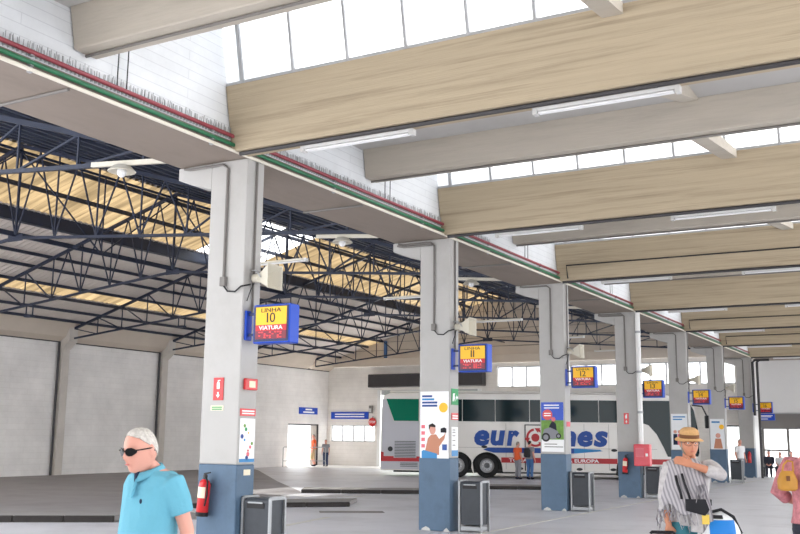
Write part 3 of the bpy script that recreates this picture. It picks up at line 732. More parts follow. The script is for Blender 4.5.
# right face of the line ten column
y0, y1 = YK[0]+.06, YK[0]+.3
t = thing('alarm_call_point', 'red square fire alarm call point with cream face on the line ten column', 'alarm', (0, y0, 2.13))
MB().box(.003, .05, y0, y1, 2.14, 2.28).build('case', 'safety_red', t, bevel=.008); MB().box(.05, .056, y0+.06, y1-.06, 2.17, 2.25).build('face', 'label_cream', t)
t = thing('red_notice', 'red notice plate with white lines above the paper poster', 'sign', (0, y0, 1.81))
MB().box(.003, .012, YK[0]+.02, YK[0]+.32, 1.82, 1.91).build('plate', 'safety_red', t)
for z in (1.85, 1.88): MB().box(.012, .015, YK[0]+.05, YK[0]+.29, z-.008, z+.008).build('text_line', 'ink_white', t)
t = thing('paper_poster', 'white paper poster with small coloured figures on the line ten column', 'poster', (0, y0, 1.25))
MB().box(.003, .007, YK[0]+.03, YK[0]+.325, 1.26, 1.79).build('sheet', 'ink_white', t)
rr = random.Random(3)
for j, c in enumerate(('foliage', 'safety_green', 'sign_yellow', 'ink_blue', 'bus_cyan', 'foliage', 'scarf_pink', 'safety_red', 'scarf_pink', 'ink_blue')):
    a = YK[0]+.05+rr.random()*.2; z = 1.7-j*.043; rad = .012+rr.random()*.02
    MB().lathe([(rad, .007), (rad, .0095)], (0, a+.02, z), 10, ax=0).build('figure_print', c, t)
MB().box(.007, .0095, YK[0]+.03, YK[0]+.325, 1.26, 1.3).build('blue_band', 'bus_cyan', t)
t = thing('small_label', 'small cream label on the painted base of the line ten column', 'sign', (0, y0, 1.1))
MB().box(.004, .008, YK[0]+.13, YK[0]+.26, 1.1, 1.17).build('sheet', 'label_cream', t)
# line eleven column: photo poster, exit plate, red notice, paper strip
y = YK[1]
t = thing('photo_poster', 'tall pale poster of a person holding a camera on the line eleven column', 'poster', (-.3, y, 1.2))
MB().box(-.575, -.02, y-.01, y-.002, 1.22, 2.37).build('sheet', 'ink_white', t)
def flat(nm, poly, mt, yy, par, dep=.003): return MB().prism(poly, 1, yy-dep, yy).build(nm, mt, par)
def disc(cx, cz, r, n=18, rz=None): return [(cx+r*math.cos(2*pi*i/n), cz+(rz or r)*math.sin(2*pi*i/n)) for i in range(n)]
for i, (w_, c) in enumerate(((.2, 'ink_blue'), (.24, 'bus_cyan'), (.3, 'ink_blue'), (.3, 'ink_blue'))):
    flat('headline_bar', [(-.54, 2.27-i*.055), (-.54+w_, 2.27-i*.055), (-.54+w_, 2.305-i*.055), (-.54, 2.305-i*.055)], c, y-.01, t)
flat('yellow_spot', disc(-.12, 2.09, .085), 'sign_yellow', y-.01, t)
flat('figure_body', [(-.47, 1.36), (-.42, 1.56), (-.36, 1.62), (-.26, 1.63), (-.2, 1.55), (-.1, 1.62), (-.06, 1.72), (-.1, 1.55), (-.2, 1.42), (-.2, 1.28), (-.47, 1.28)], 'skin_tan', y-.01, t)
flat('figure_head', disc(-.33, 1.71, .06, rz=.085), 'skin', y-.011, t); flat('figure_hair', [(-.4, 1.7), (-.4, 1.79), (-.33, 1.82), (-.27, 1.78), (-.27, 1.75), (-.37, 1.76)], 'hair_dark', y-.014, t)
flat('figure_camera', [(-.17, 1.66), (-.06, 1.66), (-.06, 1.73), (-.1, 1.75), (-.17, 1.73)], 'strap_black', y-.014, t)
flat('blue_patch', [(-.54, 1.22), (-.24, 1.22), (-.24, 1.3), (-.5, 1.36), (-.54, 1.34)], 'bus_cyan', y-.014, t)
flat('blue_caption', [(-.14, 1.36), (-.05, 1.36), (-.05, 1.46), (-.14, 1.46)], 'bus_blue', y-.01, t)
for i in range(4): flat('side_caption', [(-.55, 1.4+i*.11), (-.48, 1.4+i*.11), (-.48, 1.46+i*.11), (-.55, 1.46+i*.11)], 'scarf_pink', y-.01, t)
t = thing('exit_plate', 'green emergency exit plate with white figure and arrow on the line eleven column', 'sign', (0, y+.1, 2.13))
MB().box(.003, .012, y+.05, y+.31, 2.14, 2.42).build('plate', 'safety_green', t)
def flatx(nm, poly, mt, par): return MB().prism(poly, 0, .012, .015).build(nm, mt, par)
flatx('figure', [(y+.08, 2.2), (y+.12, 2.2), (y+.14, 2.26), (y+.17, 2.2), (y+.19, 2.22), (y+.16, 2.31), (y+.18, 2.34), (y+.1, 2.34), (y+.09, 2.28)], 'ink_white', t)
flatx('arrow', [(y+.21, 2.27), (y+.25, 2.32), (y+.25, 2.29), (y+.29, 2.29), (y+.29, 2.25), (y+.25, 2.25), (y+.25, 2.22)], 'ink_white', t)
t = thing('red_notice', 'small red notice plate below the green exit plate', 'sign', (0, y+.1, 1.87))
MB().box(.003, .012, y+.05, y+.31, 1.88, 2.0).build('plate', 'safety_red', t)
for z in (1.91, 1.95): flatx('text_line', [(y+.08, z-.01), (y+.28, z-.01), (y+.28, z+.01), (y+.08, z+.01)], 'ink_white', t)
t = thing('paper_strip', 'narrow white paper strip with a blue foot on the line eleven column', 'poster', (0, y+.1, 1.2))
MB().box(.003, .008, y+.06, y+.3, 1.26, 1.76).build('sheet', 'ink_white', t)
for z in (1.7, 1.66, 1.6, 1.52, 1.44): MB().prism([(y+.09, z), (y+.2, z), (y+.2, z+.015), (y+.09, z+.015)], 0, .008, .01).build('text_line', 'conduit_grey', t)
MB().box(.008, .01, y+.06, y+.3, 1.26, 1.36).build('blue_foot', 'bus_cyan', t)
# line twelve column: blue poster
y = YK[2]
t = thing('travel_poster', 'blue travel poster with red round badge and motorcycle scene', 'poster', (-.3, y, 1.24))
MB().box(-.57, -.04, y-.01, y-.002, 1.28, 2.38).build('sheet', 'ink_white', t)
flat('blue_field', [(-.57, 1.98), (-.04, 1.98), (-.04, 2.38), (-.57, 2.38)], 'sign_blue', y-.01, t)
for z in (2.3, 2.24): flat('headline_bar', [(-.5, z), (-.14, z), (-.14, z+.025), (-.5, z+.025)], 'ink_white', y-.013, t)
flat('badge', disc(-.42, 2.1, .12), 'safety_red', y-.013, t)
for z in (2.13, 2.08): flat('badge_line', [(-.5, z-.01), (-.34, z-.01), (-.34, z+.01), (-.5, z+.01)], 'ink_white', y-.016, t)
flat('meadow', [(-.57, 1.55), (-.04, 1.55), (-.04, 1.98), (-.57, 1.98)], 'foliage', y-.01, t)
flat('rider', [(-.4, 1.62), (-.38, 1.85), (-.3, 1.97), (-.22, 1.9), (-.2, 1.72), (-.24, 1.6)], 'dark_cloth', y-.013, t); flat('rider_face', disc(-.28, 2.0, .05), 'scarf_pink', y-.014, t)
flat('machine', [(-.55, 1.62), (-.5, 1.78), (-.36, 1.82), (-.18, 1.74), (-.12, 1.6), (-.3, 1.56)], 'grey_cloth', y-.016, t)
for cx, cz, r in ((-.46, 1.6, .1), (-.16, 1.63, .06)): flat('wheel_print', disc(cx, cz, r), 'ink_black', y-.019, t); flat('wheel_hub', disc(cx, cz, r*.6), 'grey_cloth', y-.022, t)
for z, w_ in ((1.44, .3), (1.38, .44)): flat('text_line', [(-.5, z), (-.5+w_, z), (-.5+w_, z+.018), (-.5, z+.018)], 'conduit_grey', y-.01, t)
t = thing('red_notice', 'small pale red notice plate on the side of the line twelve column', 'sign', (0, y+.1, 1.83)); MB().box(.003, .012, y+.06, y+.28, 1.84, 1.95).build('plate', 'scarf_pink', t)
# line fourteen and 15 columns: posters
y = YK[4]
t = thing('people_poster', 'pale lilac poster with a small group of people on the line fourteen column', 'poster', (-.3, y, 1.2))
MB().box(-.56, -.04, y-.01, y-.002, 1.25, 2.4).build('sheet', 'bag_white', t)
for z, w_ in ((2.28, .4), (2.2, .3)): flat('headline_bar', [(-.5, z), (-.5+w_, z), (-.5+w_, z+.04), (-.5, z+.04)], 'bus_cyan', y-.01, t)
for cx, c in ((-.44, 'polo_dark'), (-.3, 'scarf_pink'), (-.16, 'bus_cyan')):
    flat('figure_body', [(cx-.07, 1.4), (cx+.07, 1.4), (cx+.06, 1.75), (cx-.06, 1.75)], c, y-.01, t); flat('figure_head', disc(cx, 1.82, .055), 'skin', y-.013, t)
y = YK[5]
t = thing('portrait_poster', 'poster of a seated figure on pale grey with yellow spot on the line fifteen column', 'poster', (-.3, y, 1.2))
MB().box(-.56, -.04, y-.01, y-.002, 1.22, 2.35).build('sheet', 'bag_white', t)
flat('yellow_spot', disc(-.14, 2.05, .09), 'sign_yellow', y-.01, t); flat('figure_body', [(-.45, 1.25), (-.12, 1.25), (-.18, 1.62), (-.38, 1.62)], 'skin_tan', y-.01, t); flat('figure_head', disc(-.28, 1.73, .09), 'skin', y-.013, t)
flat('headline_bar', [(-.5, 2.2), (-.2, 2.2), (-.2, 2.26), (-.5, 2.26)], 'bus_cyan', y-.01, t)
# red hose box of the line thirteen column
y = YK[3]
t = thing('hose_box', 'bright red fire hose cabinet on the line thirteen column', 'hose box', (.1, y-.1, .85))
MB().box(-.08, .35, y-.26, y-.02, .86, 1.44).build('case', 'hose_red', t, bevel=.015)
MB().box(-.06, .33, y-.272, y-.26, .89, 1.41).build('door', 'hose_red', t, bevel=.006)
MB().box(.25, .31, y-.285, y-.272, 1.12, 1.2).build('latch', 'ink_white', t); MB().box(-.02, .2, y-.276, y-.272, 1.1, 1.34).build('label', 'scarf_pink', t)
y = YK[6]
t = thing('wall_extinguisher', 'red extinguisher on the dark base near the far doors', 'fire extinguisher', (-.2, y-.1, .7))
MB().lathe([(.07, .62), (.075, .66), (.075, .98), (.05, 1.05), (.02, 1.1)], (-.2, y-.09, 0), 14).build('cylinder', 'safety_red', t, smooth=True); MB().box(-.24, -.16, y-.1, y-.08, 1.08, 1.12).build('handle', 'ink_black', t)
# thick dark pipes at the last column
t = thing('drain_pipes', 'dark drain pipes bending down beside the last column', 'pipe', (.15, YK[6]-.2, 2.5))
for x, z in ((.12, 2.6), (.3, 0)): MB().tube([(x+.5, YK[6]-.15, 4.95), (x+.1, YK[6]-.15, 4.95), (x, YK[6]-.15, 4.85), (x, YK[6]-.15, z)], .055, 10).build('pipe_run', 'dark_metal', t, smooth=True)
# lamps on arms under the trusses (from the column heads into the hall)
for k in range(4):
    y = YK[k]+.17
    t = thing('truss_lamp', 'long pale batten lamp on an arm left of the %s head' % bname(k), 'lamp', (-2.1, y, 5.3), group='battens beside the column heads')
    bar('arm', (-1.1, y, 5.26), (-3.0, y, 5.42), .05, 'speaker_beige', t, .07)
    MB().lathe([(.03, 5.36), (.12, 5.33), (.2, 5.25), (.19, 5.24), (.1, 5.28)], (-2.4, y, 0), 16).build('reflector', 'speaker_beige', t, smooth=True)
    MB().ell((-2.4, y, 5.24), .07, .07, .08, 10, 6).build('bulb', 'tube_white', t, smooth=True)
for k in range(1, 6):
    y = YT[k]; t = batten(-4.6, -3.2, y, 5.0, 'pale batten hanging below the truss at the %s' % bname(k), 'battens below the trusses', hm='speaker_beige')
    for x in (-.5, .5): MB().cyl((x, 0, -.01), (x, 0, .6), .008, 6).build('hanger', 'cable_black', t, world=False)
# floodlights under the far trusses
for x, k in ((-17.6, 2), (-16.2, 3), (-14.5, 3)):
    y = YT[k]; z = 5.12+(x+21.7)*.105
    t = thing('hall_floodlight', 'small black floodlight frame hanging from the truss chord '+('toward the line twelve column', 'near the second wall pilaster', 'nearer the ridge')[int(x*10) % 3], 'lamp', (x, y, z), group='floodlights under the trusses')
    m = MB(); m.box(x-.16, x-.14, y-.02, y+.02, z-.34, z); m.box(x+.14, x+.16, y-.02, y+.02, z-.34, z); m.build('yoke', 'navy_steel', t); MB().box(x-.16, x+.16, y-.08, y+.08, z-.4, z-.32).build('head', 'navy_steel', t, bevel=.01)
# signs at the far left
t = thing('direction_sign', 'blue sign with white lines above the side door', 'sign', (XW+.02, 42.8, 2.66)); MB().box(XW+.003, XW+.05, 42.0, 43.65, 2.66, 3.0).build('board', 'sign_blue', t)
for z, w_ in ((2.9, .3), (2.76, .5)): MB().box(XW+.05, XW+.056, 42.83-w_, 42.83+w_, z-.04, z+.04).build('text_line', 'ink_white', t)
t = thing('bay_sign', 'wide blue sign with two white text lines beside the coach door', 'sign', (-20.6, YB-.03, 2.45)); MB().box(-21.85, -19.5, YB-.05, YB-.003, 2.45, 2.82).build('board', 'sign_blue', t)
for z in (2.7, 2.57): MB().box(-21.6, -19.75, YB-.056, YB-.05, z-.03, z+.03).build('text_line', 'ink_white', t)
t = thing('stop_sign', 'round red STOP sign on the jamb of the coach door', 'sign', (-19.22, YB-.07, 2.05)); m = MB(); m.lathe([(.24, 0), (.24, .02)], (-19.22, YB-.09, 2.29), 8, ax=1); m.build('disc', 'safety_red', t)
text('STOP', 'ink_white', t, (-19.22, YB-.093, 2.29), .36, .13, bold=True); MB().box(-19.24, -19.2, YB-.07, YB-.003, 1.9, 2.6).build('post', 'galv', t)
t = thing('bulkhead_lamp', 'small grey bulkhead lamp on the wall left of the coach door', 'lamp', (-19.3, YB-.1, 2.8)); MB().box(-19.42, -19.22, YB-.16, YB-.003, 2.75, 3.15).build('case', 'conduit_grey', t, bevel=.02); MB().box(-19.38, -19.26, YB-.18, YB-.16, 2.8, 3.0).build('glass', 'lamp_white', t)
# crowd barrier
bA, bB = Vector((-21.85, 40.4, 0)), Vector((-20.4, 42.03, 0)); d = (bB-bA).normalized()
t = thing('crowd_barrier', 'low tubular steel barrier beside the side door', 'barrier', bA)
for a, b, r in (((0, .05), (0, .95), .02), ((1, .05), (1, .95), .02)): pass
ln = (bB-bA).length
def bp(u, z): return bA+d*(u*ln)+Vector((0, 0, z))
MB().tube([bp(0, .0), bp(0, .93), bp(.02, .98), bp(.98, .98), bp(1, .93), bp(1, 0)], .022, 8).build('frame_tube', 'galv', t, smooth=True)
MB().cyl(bp(0, .3), bp(1, .3), .018, 8).build('bottom_rail', 'galv', t, smooth=True)
for i in range(1, 4): MB().cyl(bp(i/4, .3), bp(i/4, .98), .012, 6).build('upright', 'galv', t, smooth=True)
# ------------------------------------------------------------------ coach
ANG = .44; BW = Vector((-8.63, 35.82, 0))
bus = thing('coach', 'long white touring coach with red stripe and big blue lettering', 'coach', BW, ANG)
# local frame: x along the side (rear -4.25 .. front 8.3), y away from the aisle, z up; side face at y = 0
BL, BRR, BH, BWD = -4.2, 8.25, 3.28, 2.5
def B(mb, nm, mt, par=None, **k): return mb.build(nm, mt, par or bus, world=False, **k)
# side outline with wheel arches
def arch(cx, r, n=10): return [(cx+r*math.cos(pi-pi*i/n), .22+ r*math.sin(pi-pi*i/n)) for i in range(n+1)]
AX = [-1.16, 0.0, 5.62]
out = [(BL, .26)]
for a in AX:
    ar = [(a-.62, .24)]+[(a+.6*math.cos(pi-pi*i/12), .4+.6*math.sin(pi-pi*i/12)) for i in range(13)]+[(a+.62, .24)]
    if a == 0.0: ar = ar[1:] if False else ar
    out += ar
# merge the two rear arches cleanly
o2 = []
for q in out:
    if o2 and q[0] <= o2[-1][0]+1e-6 and q[1] < .3: continue
    o2.append(q)
out = o2
out += [(BRR-.35, .24), (BRR-.05, .5), (BRR, 1.0), (BRR-.03, 1.9), (BRR-.16, 2.75), (BRR-.4, 3.12), (BRR-.8, BH), (BL+.35, BH), (BL+.1, BH-.1), (BL+.02, 2.6), (BL, 1.2)]
B(MB().prism(out, 1, 0, BWD), 'body_shell', 'bus_white', bevel=.03)
B(MB().box(BL+.3, BRR-1.2, .25, BWD-.25, BH, BH+.12), 'roof_pod', 'bus_white', bevel=.05)
def panel(nm, poly, mt, d0, d1, par=None): return B(MB().prism(poly, 1, -d1, -d0), nm, mt, par)
# dark window band made of single panes
panel('rear_quarter', [(BL+.02, .3), (BL+1.52, .3), (BL+1.52, 2.17), (BL+.5, 2.17), (BL+.2, 3.03), (BL+.05, 3.03)], 'bus_grey', .0, .012)
panel('window_pane', [(BL+.2, 3.05), (BL+.52, 2.18), (BL+1.5, 2.18), (BL+1.5, 3.05)], 'bus_glass_green', .005, .02)
xs = [BL+1.56, -.95, .35, 1.7, 3.05, 4.4, 5.25]
for i in range(len(xs)-1): panel('window_pane', [(xs[i], 2.19), (xs[i+1]-.03, 2.19), (xs[i+1]-.03, 3.05), (xs[i], 3.05)], 'bus_glass', .005, .02)
panel('window_pane', [(5.25, 2.19), (6.0, 2.19), (6.0, 3.05), (5.25, 3.05)], 'bus_glass', .005, .02)
panel('windscreen_side', [(6.03, 2.19), (6.3, 2.1), (6.6, 1.75), (6.85, 1.25), (7.0, .9), (8.15, .92), (8.2, 1.05), (8.19, 1.9), (8.05, 2.7), (7.85, 3.05), (6.03, 3.05)], 'bus_glass', .005, .02)
B(MB().box(BRR-.12, BRR+.01, .1, BWD-.1, 1.1, 1.6), 'windscreen', 'bus_glass')
# panel joints, hatches
for x in (-2.6, .75, 1.62, 2.35, 3.8, 4.75): B(MB().box(x-.006, x+.006, -.006, .0, .35, 2.15), 'panel_joint', 'conduit_grey')
B(MB().box(BL+.1, 6.6, -.006, 0, 1.17, 1.18), 'panel_joint', 'conduit_grey'); B(MB().box(BL+.1, 7.8, -.008, 0, 2.12, 2.15), 'window_trim', 'bus_white')
for a, b, z0, z1 in ((BL+.52, BL+1.42, .74, 1.43), (BL+.75, BL+1.5, .38, .56)):
    g = B(MB().box(a, b, -.022, -.01, z0, z1), 'grille', 'bus_grey')
    n = int((z1-z0)/.06)
    for i in range(n): B(MB().box(a+.03, b-.03, -.032, -.02, z0+.02+i*.06, z0+.05+i*.06), 'grille_slat', 'rim_dark', g)
B(MB().lathe([(.1, -.02), (.1, 0)], (BL+.38, 0, 1.08), 14, ax=1), 'filler_cap', 'bus_trim')
for x, z in ((1.3, .38), (2.75, .38), (4.9, .38), (3.6, .38), (4.95, 1.12), (-.1, 1.2)): B(MB().ell((x, -.005, z), .12, .02, .055, 14, 6), 'hatch_latch', 'bus_trim')
B(MB().box(1.5, 2.35, -.014, -.004, .3, 2.05), 'side_door', 'bus_white'); 
for a, b, z0, z1 in ((1.48, 1.52, .3, 2.08), (2.33, 2.37, .3, 2.08), (1.48, 2.37, 2.05, 2.09)): B(MB().box(a, b, -.02, -.004, z0, z1), 'door_seal', 'bus_trim')
# stripe, swoosh, lettering
def seg(a, b): return panel('stripe', [(a, .6), (b, .6), (b, .8), (a, .8)], 'bus_red', .0, .02)
seg(BL+.03, AX[0]-.56); seg(.56, AX[2]-.56); seg(AX[2]+.56, BRR-.25)
panel('rear_light', [(BL, .62), (BL+.12, .62), (BL+.12, .95), (BL, .98)], 'bus_red', .0, .03)
n = 16
for i in range(n):                                # the bar below the letters fades from dark blue to pale at its front end
    pass
panel('swoosh', [(-.15, 1.09), (.25, .98), (3.4, .98), (3.4, 1.18), (.05, 1.18)], 'bus_blue', .014, .02); panel('swoosh', [(3.4, .98), (4.5, 1.08), (4.4, 1.14), (3.4, 1.18)], 'bus_cyan', .014, .02)
rb = ANG
def btext(s, mt, cx, cz, w_, h, nm='lettering', bold=.045, dy=-.024, shear=.15):
    o = text(s, mt, bus, (0, 0, 0), w_, h, nm, bold=bold, depth=.006, shear=shear); o.location = (cx, dy, cz); o.rotation_euler = (pi/2, 0, 0); return o
for s, a, b, hh in (('e', -.5, .0, .5), ('u', .04, .5, .5), ('r', .54, .86, .5)):
    pass
btext('e', 'bus_blue', -.2, 1.55, .6, .62); btext('u', 'bus_blue', .43, 1.55, .58, .6); btext('r', 'bus_blue', 1.03, 1.55, .5, .6)
btext('l', 'bus_blue', 2.5, 1.66, .2, .82); btext('l', 'bus_blue', 2.77, 1.55, .22, .6); panel('letter_dot', [(2.79+.1*math.cos(2*pi*i/14), 2.0+.09*math.sin(2*pi*i/14)) for i in range(14)], 'bus_blue', .022, .03); btext('n', 'bus_blue', 3.2, 1.55, .58, .6); btext('e', 'bus_blue', 3.83, 1.55, .6, .62); btext('s', 'bus_blue', 4.44, 1.55, .56, .62)
# the red O: broken ring with arrow tips round a dot
R0 = (1.9, 1.58)
def arc(a0, a1, r0, r1, n=12): return [(R0[0]+r1*math.cos(a0+(a1-a0)*i/n), R0[1]+r1*math.sin(a0+(a1-a0)*i/n)) for i in range(n+1)]+[(R0[0]+r0*math.cos(a1-(a1-a0)*i/n), R0[1]+r0*math.sin(a1-(a1-a0)*i/n)) for i in range(n+1)]
for j in range(3):
    a0 = math.radians(100+120*j); a1 = a0+math.radians(82)
    panel('ring_arc', arc(a0, a1, .27, .36), 'bus_red', .022, .03)
    c, s_ = math.cos(a1), math.sin(a1); tx, ty = -s_, c
    panel('ring_tip', [(R0[0]+.21*c, R0[1]+.21*s_), (R0[0]+.42*c, R0[1]+.42*s_), (R0[0]+.31*c+.2*tx, R0[1]+.31*s_+.2*ty)], 'bus_red', .022, .03)
panel('ring_dot', [(R0[0]+.16*math.cos(2*pi*i/20), R0[1]+.16*math.sin(2*pi*i/20)) for i in range(20)], 'bus_red', .022, .03)
btext('TODA', 'ink_white', 1.22, .7, .72, .13, 'slogan', bold=True, shear=0); btext('A EUROPA', 'ink_white', 3.75, .7, 1.2, .13, 'slogan', bold=True, shear=0)
# wheels
def wheel(cx, cy, s):
    t = B(MB().lathe([(.28, -.14), (.43, -.14), (.475, -.1), (.475, .1), (.43, .14), (.28, .14)], (cx, cy, .475), 28, ax=1, cap=False), 'tyre', 'rubber', smooth=True)
    B(MB().lathe([(.05, -.03), (.2, -.02), (.25, -.1), (.285, -.135), (.285, .1), (.05, .1)], (cx, cy, .475), 24, ax=1), 'wheel_rim', 'rim', t, smooth=True)
    B(MB().lathe([(.03, -.12), (.09, -.11), (.11, -.05), (.12, 0)], (cx, cy, .475), 16, ax=1), 'wheel_hub', 'rim_dark', t, smooth=True)
    for i in range(10):
        a = 2*pi*i/10; B(MB().cyl((cx+.165*math.cos(a), cy-.05, .475+.165*math.sin(a)), (cx+.165*math.cos(a), cy-.02, .475+.165*math.sin(a)), .016, 6), 'wheel_nut', 'rim_dark', t)
for a in AX: wheel(a, .17, -1); B(MB().lathe([(.02, -.13), (.475, -.13), (.475, .13), (.02, .13)], (a, BWD-.17, .475), 20, ax=1), 'tyre', 'rubber')
for a in AX: B(MB().box(a-.61, a+.61, .35, BWD-.35, .3, 1.02), 'wheel_housing', 'bus_trim')
B(MB().box(BL+.5, BRR-.6, .2, BWD-.2, .18, .3), 'underfloor', 'bus_trim')
m = MB(); m.tube([(BRR-.3, .05, 2.9), (BRR+.1, -.1, 2.85), (BRR+.25, -.15, 2.5)], .03, 8); B(m, 'mirror_arm', 'bus_trim'); B(MB().box(BRR+.18, BRR+.32, -.28, -.08, 2.0, 2.5), 'mirror', 'bus_trim', bevel=.03)

# ------------------------------------------------------------------ planting outside the coach door
def tree(nm, x, y, h, r, label, seed):
    t = thing(nm, label, 'tree', (x, y, 0)); rr = random.Random(seed)
    MB().tube([(x, y, 0), (x+.1, y, h*.4), (x-.05, y+.1, h*.7)], [.16, .12, .06], 8).build('trunk', 'bark', t, smooth=True)
    m = MB()
    for i in range(900):
        d = Vector((rr.gauss(0, 1), rr.gauss(0, 1), rr.gauss(0, 1))).normalized()*r*(.55+.5*rr.random())
        c = Vector((x, y, h*.62))+Vector((d.x, d.y, d.z*.75)); s = .14+.12*rr.random()
        u = Vector((rr.gauss(0, 1), rr.gauss(0, 1), rr.gauss(0, 1))).normalized(); v = u.orthogonal().normalized(); w_ = u.cross(v)
        m.add([c-v*s, c+w_*s*.5, c+v*s, c-w_*s*.5+u*.03], [(0, 1, 2, 3)])
    o = m.build('crown', 'foliage', t); o['kind'] = 'stuff'
tree('street_tree', -20.5, 57, 6.0, 2.2, 'green tree outside seen through the top of the coach door', 1)
tree('street_tree', -26, 60, 6.5, 2.4, 'taller green tree outside further off along the street', 2)
tree('street_tree', -16.5, 60, 6.0, 2.3, 'green tree outside above the coach roof', 3)
# ------------------------------------------------------------------ people
def voxel(mb, vs, name, mt, sm=2):
    me = mb.mesh(name+'_src', mt); o = bpy.data.objects.new('tmp_src', me); COL.objects.link(o)
    r = o.modifiers.new('r', 'REMESH'); r.mode = 'VOXEL'; r.voxel_size = vs; r.use_smooth_shade = True
    if sm: q = o.modifiers.new('s', 'SMOOTH'); q.factor = .5; q.iterations = sm
    dg = bpy.context.evaluated_depsgraph_get()
    out = bpy.data.meshes.new_from_object(o.evaluated_get(dg)); out.name = name
    bpy.data.objects.remove(o); bpy.data.meshes.remove(me)
    out.materials.clear(); out.materials.append(M[mt] if isinstance(mt, str) else M[mt[0]])
    out.polygons.foreach_set('use_smooth', [True]*len(out.polygons)); return out
def ering(c, a, b, n=20, p=2.3):
    out = []
    for i in range(n):
        t = 2*pi*i/n; ct, st = math.cos(t), math.sin(t)
        out.append((c[0]+a*abs(ct)**(2/p)*(1 if ct >= 0 else -1), c[1]+b*abs(st)**(2/p)*(1 if st >= 0 else -1), c[2]))
    return out
G = lambda v, s: math.exp(-(v/s)**2)
def head_pt(d, off=0.0, feat=True):
    x, y, z = d.x*.076, d.y*.097, d.z*.119
    kk = 1.0
    if d.z < 0: kk = min(1.55, ((1-(-d.z)**3.4)**(1/3.4))/max(.05, math.sqrt(max(0, 1-d.z*d.z))))
    elif d.z > 0: kk = min(1.25, ((1-d.z**2.5)**(1/2.5))/max(.05, math.sqrt(max(0, 1-d.z*d.z))))
    if d.z < 0: x *= (1-.3*(-d.z)**1.6)*(1+(kk-1)*.45)
    else: x *= kk
    if d.y < 0: y *= 1+(kk-1)*min(1, -d.y/max(.05, math.sqrt(max(.003, 1-d.z*d.z))))*.92
    if d.y > 0 and d.z < -.25: y *= 1-.55*(-d.z-.25)
    if d.y < 0: y *= .96
    if feat and d.y < -.1:
        nz = max(0, 1-abs((z-.0)-(-.012))/.042)
        y -= .036*G(x, .0145)*nz**1.1
        y -= .006*G(z-.034, .012)*G(x, .045)
        y += .009*G(abs(x)-.031, .013)*G(z-.014, .012)
        y -= .007*G(z+.054, .011)*G(x, .024); y += .004*G(z+.068, .006)*G(x, .02)
        y -= .009*G(z+.098, .02)*G(x, .026)
        y -= .004*G(abs(x)-.045, .018)*G(z+.015, .02)
    p = Vector((x, y, z)); return p*(1+off)
def head_mesh(mb, T, off=0, feat=True, nr=26, ns=36):
    rings = []
    for j in range(nr+1):
        t = min(max(pi*j/nr, .08), pi-.08)
        rings.append([T @ head_pt(Vector((math.sin(t)*math.cos(2*pi*k/ns), math.sin(t)*math.sin(2*pi*k/ns), -math.cos(t))), off, feat) for k in range(ns)])
    mb.loft(rings)
    for s in (-1, 1):
        mb.ell(T @ Vector((s*.077, .012, .0)), .011, .018, .032, 10, 8, rot=T.to_3x3())
def hair_shell(T, kind, thick=.04):
    """shell over the scalp; kind sets the hairline"""
    mb = MB(); nr, ns = 64, 84; keep = {}
    def ok(d):
        f = -d.y                                   # 1 at the face
        lim = {'short': .25+.8*f if f > 0 else .25+.8*f, 'long': .25+.4*f if f > .25 else -1.2, 'bob': .2+.45*f if f > .3 else -.75}[kind]
        if abs(d.x) > .8 and kind == 'short' and -.5 < d.y < .35: lim = max(lim, .12)
        return d.z > lim
    vs = []; idx = {}; fs = []
    def pt(j, k, o):
        key = (j, k % ns, o)
        if key not in idx:
            t = min(max(pi*j/nr, .05), pi-.05); a = 2*pi*k/ns
            d = Vector((math.sin(t)*math.cos(a), math.sin(t)*math.sin(a), -math.cos(t)))
            idx[key] = len(vs); vs.append(T @ head_pt(d, thick*(1+.15*math.sin(7*a+3*t)) if o else -.01, False))
        return idx[key]
    sel = set()
    for j in range(nr):
        for k in range(ns):
            t = pi*(j+.5)/nr; a = 2*pi*(k+.5)/ns
            if ok(Vector((math.sin(t)*math.cos(a), math.sin(t)*math.sin(a), -math.cos(t)))): sel.add((j, k))
    for j, k in sel:
        q = [(j, k), (j, k+1), (j+1, k+1), (j+1, k)]
        fs.append([pt(a, b, 1) for a, b in q]); fs.append([pt(a, b, 0) for a, b in q][::-1])
        for (dj, dk), (e0, e1) in (((-1, 0), (0, 1)), ((0, 1), (1, 2)), ((1, 0), (2, 3)), ((0, -1), (3, 0))):
            if (j+dj, (k+dk) % ns) not in sel and 0 <= j+dj < nr:
                A, Bq = q[e0], q[e1]; fs.append([pt(*A, 1), pt(*A, 0), pt(*Bq, 0), pt(*Bq, 1)])
    mb.add(vs, fs); return mb
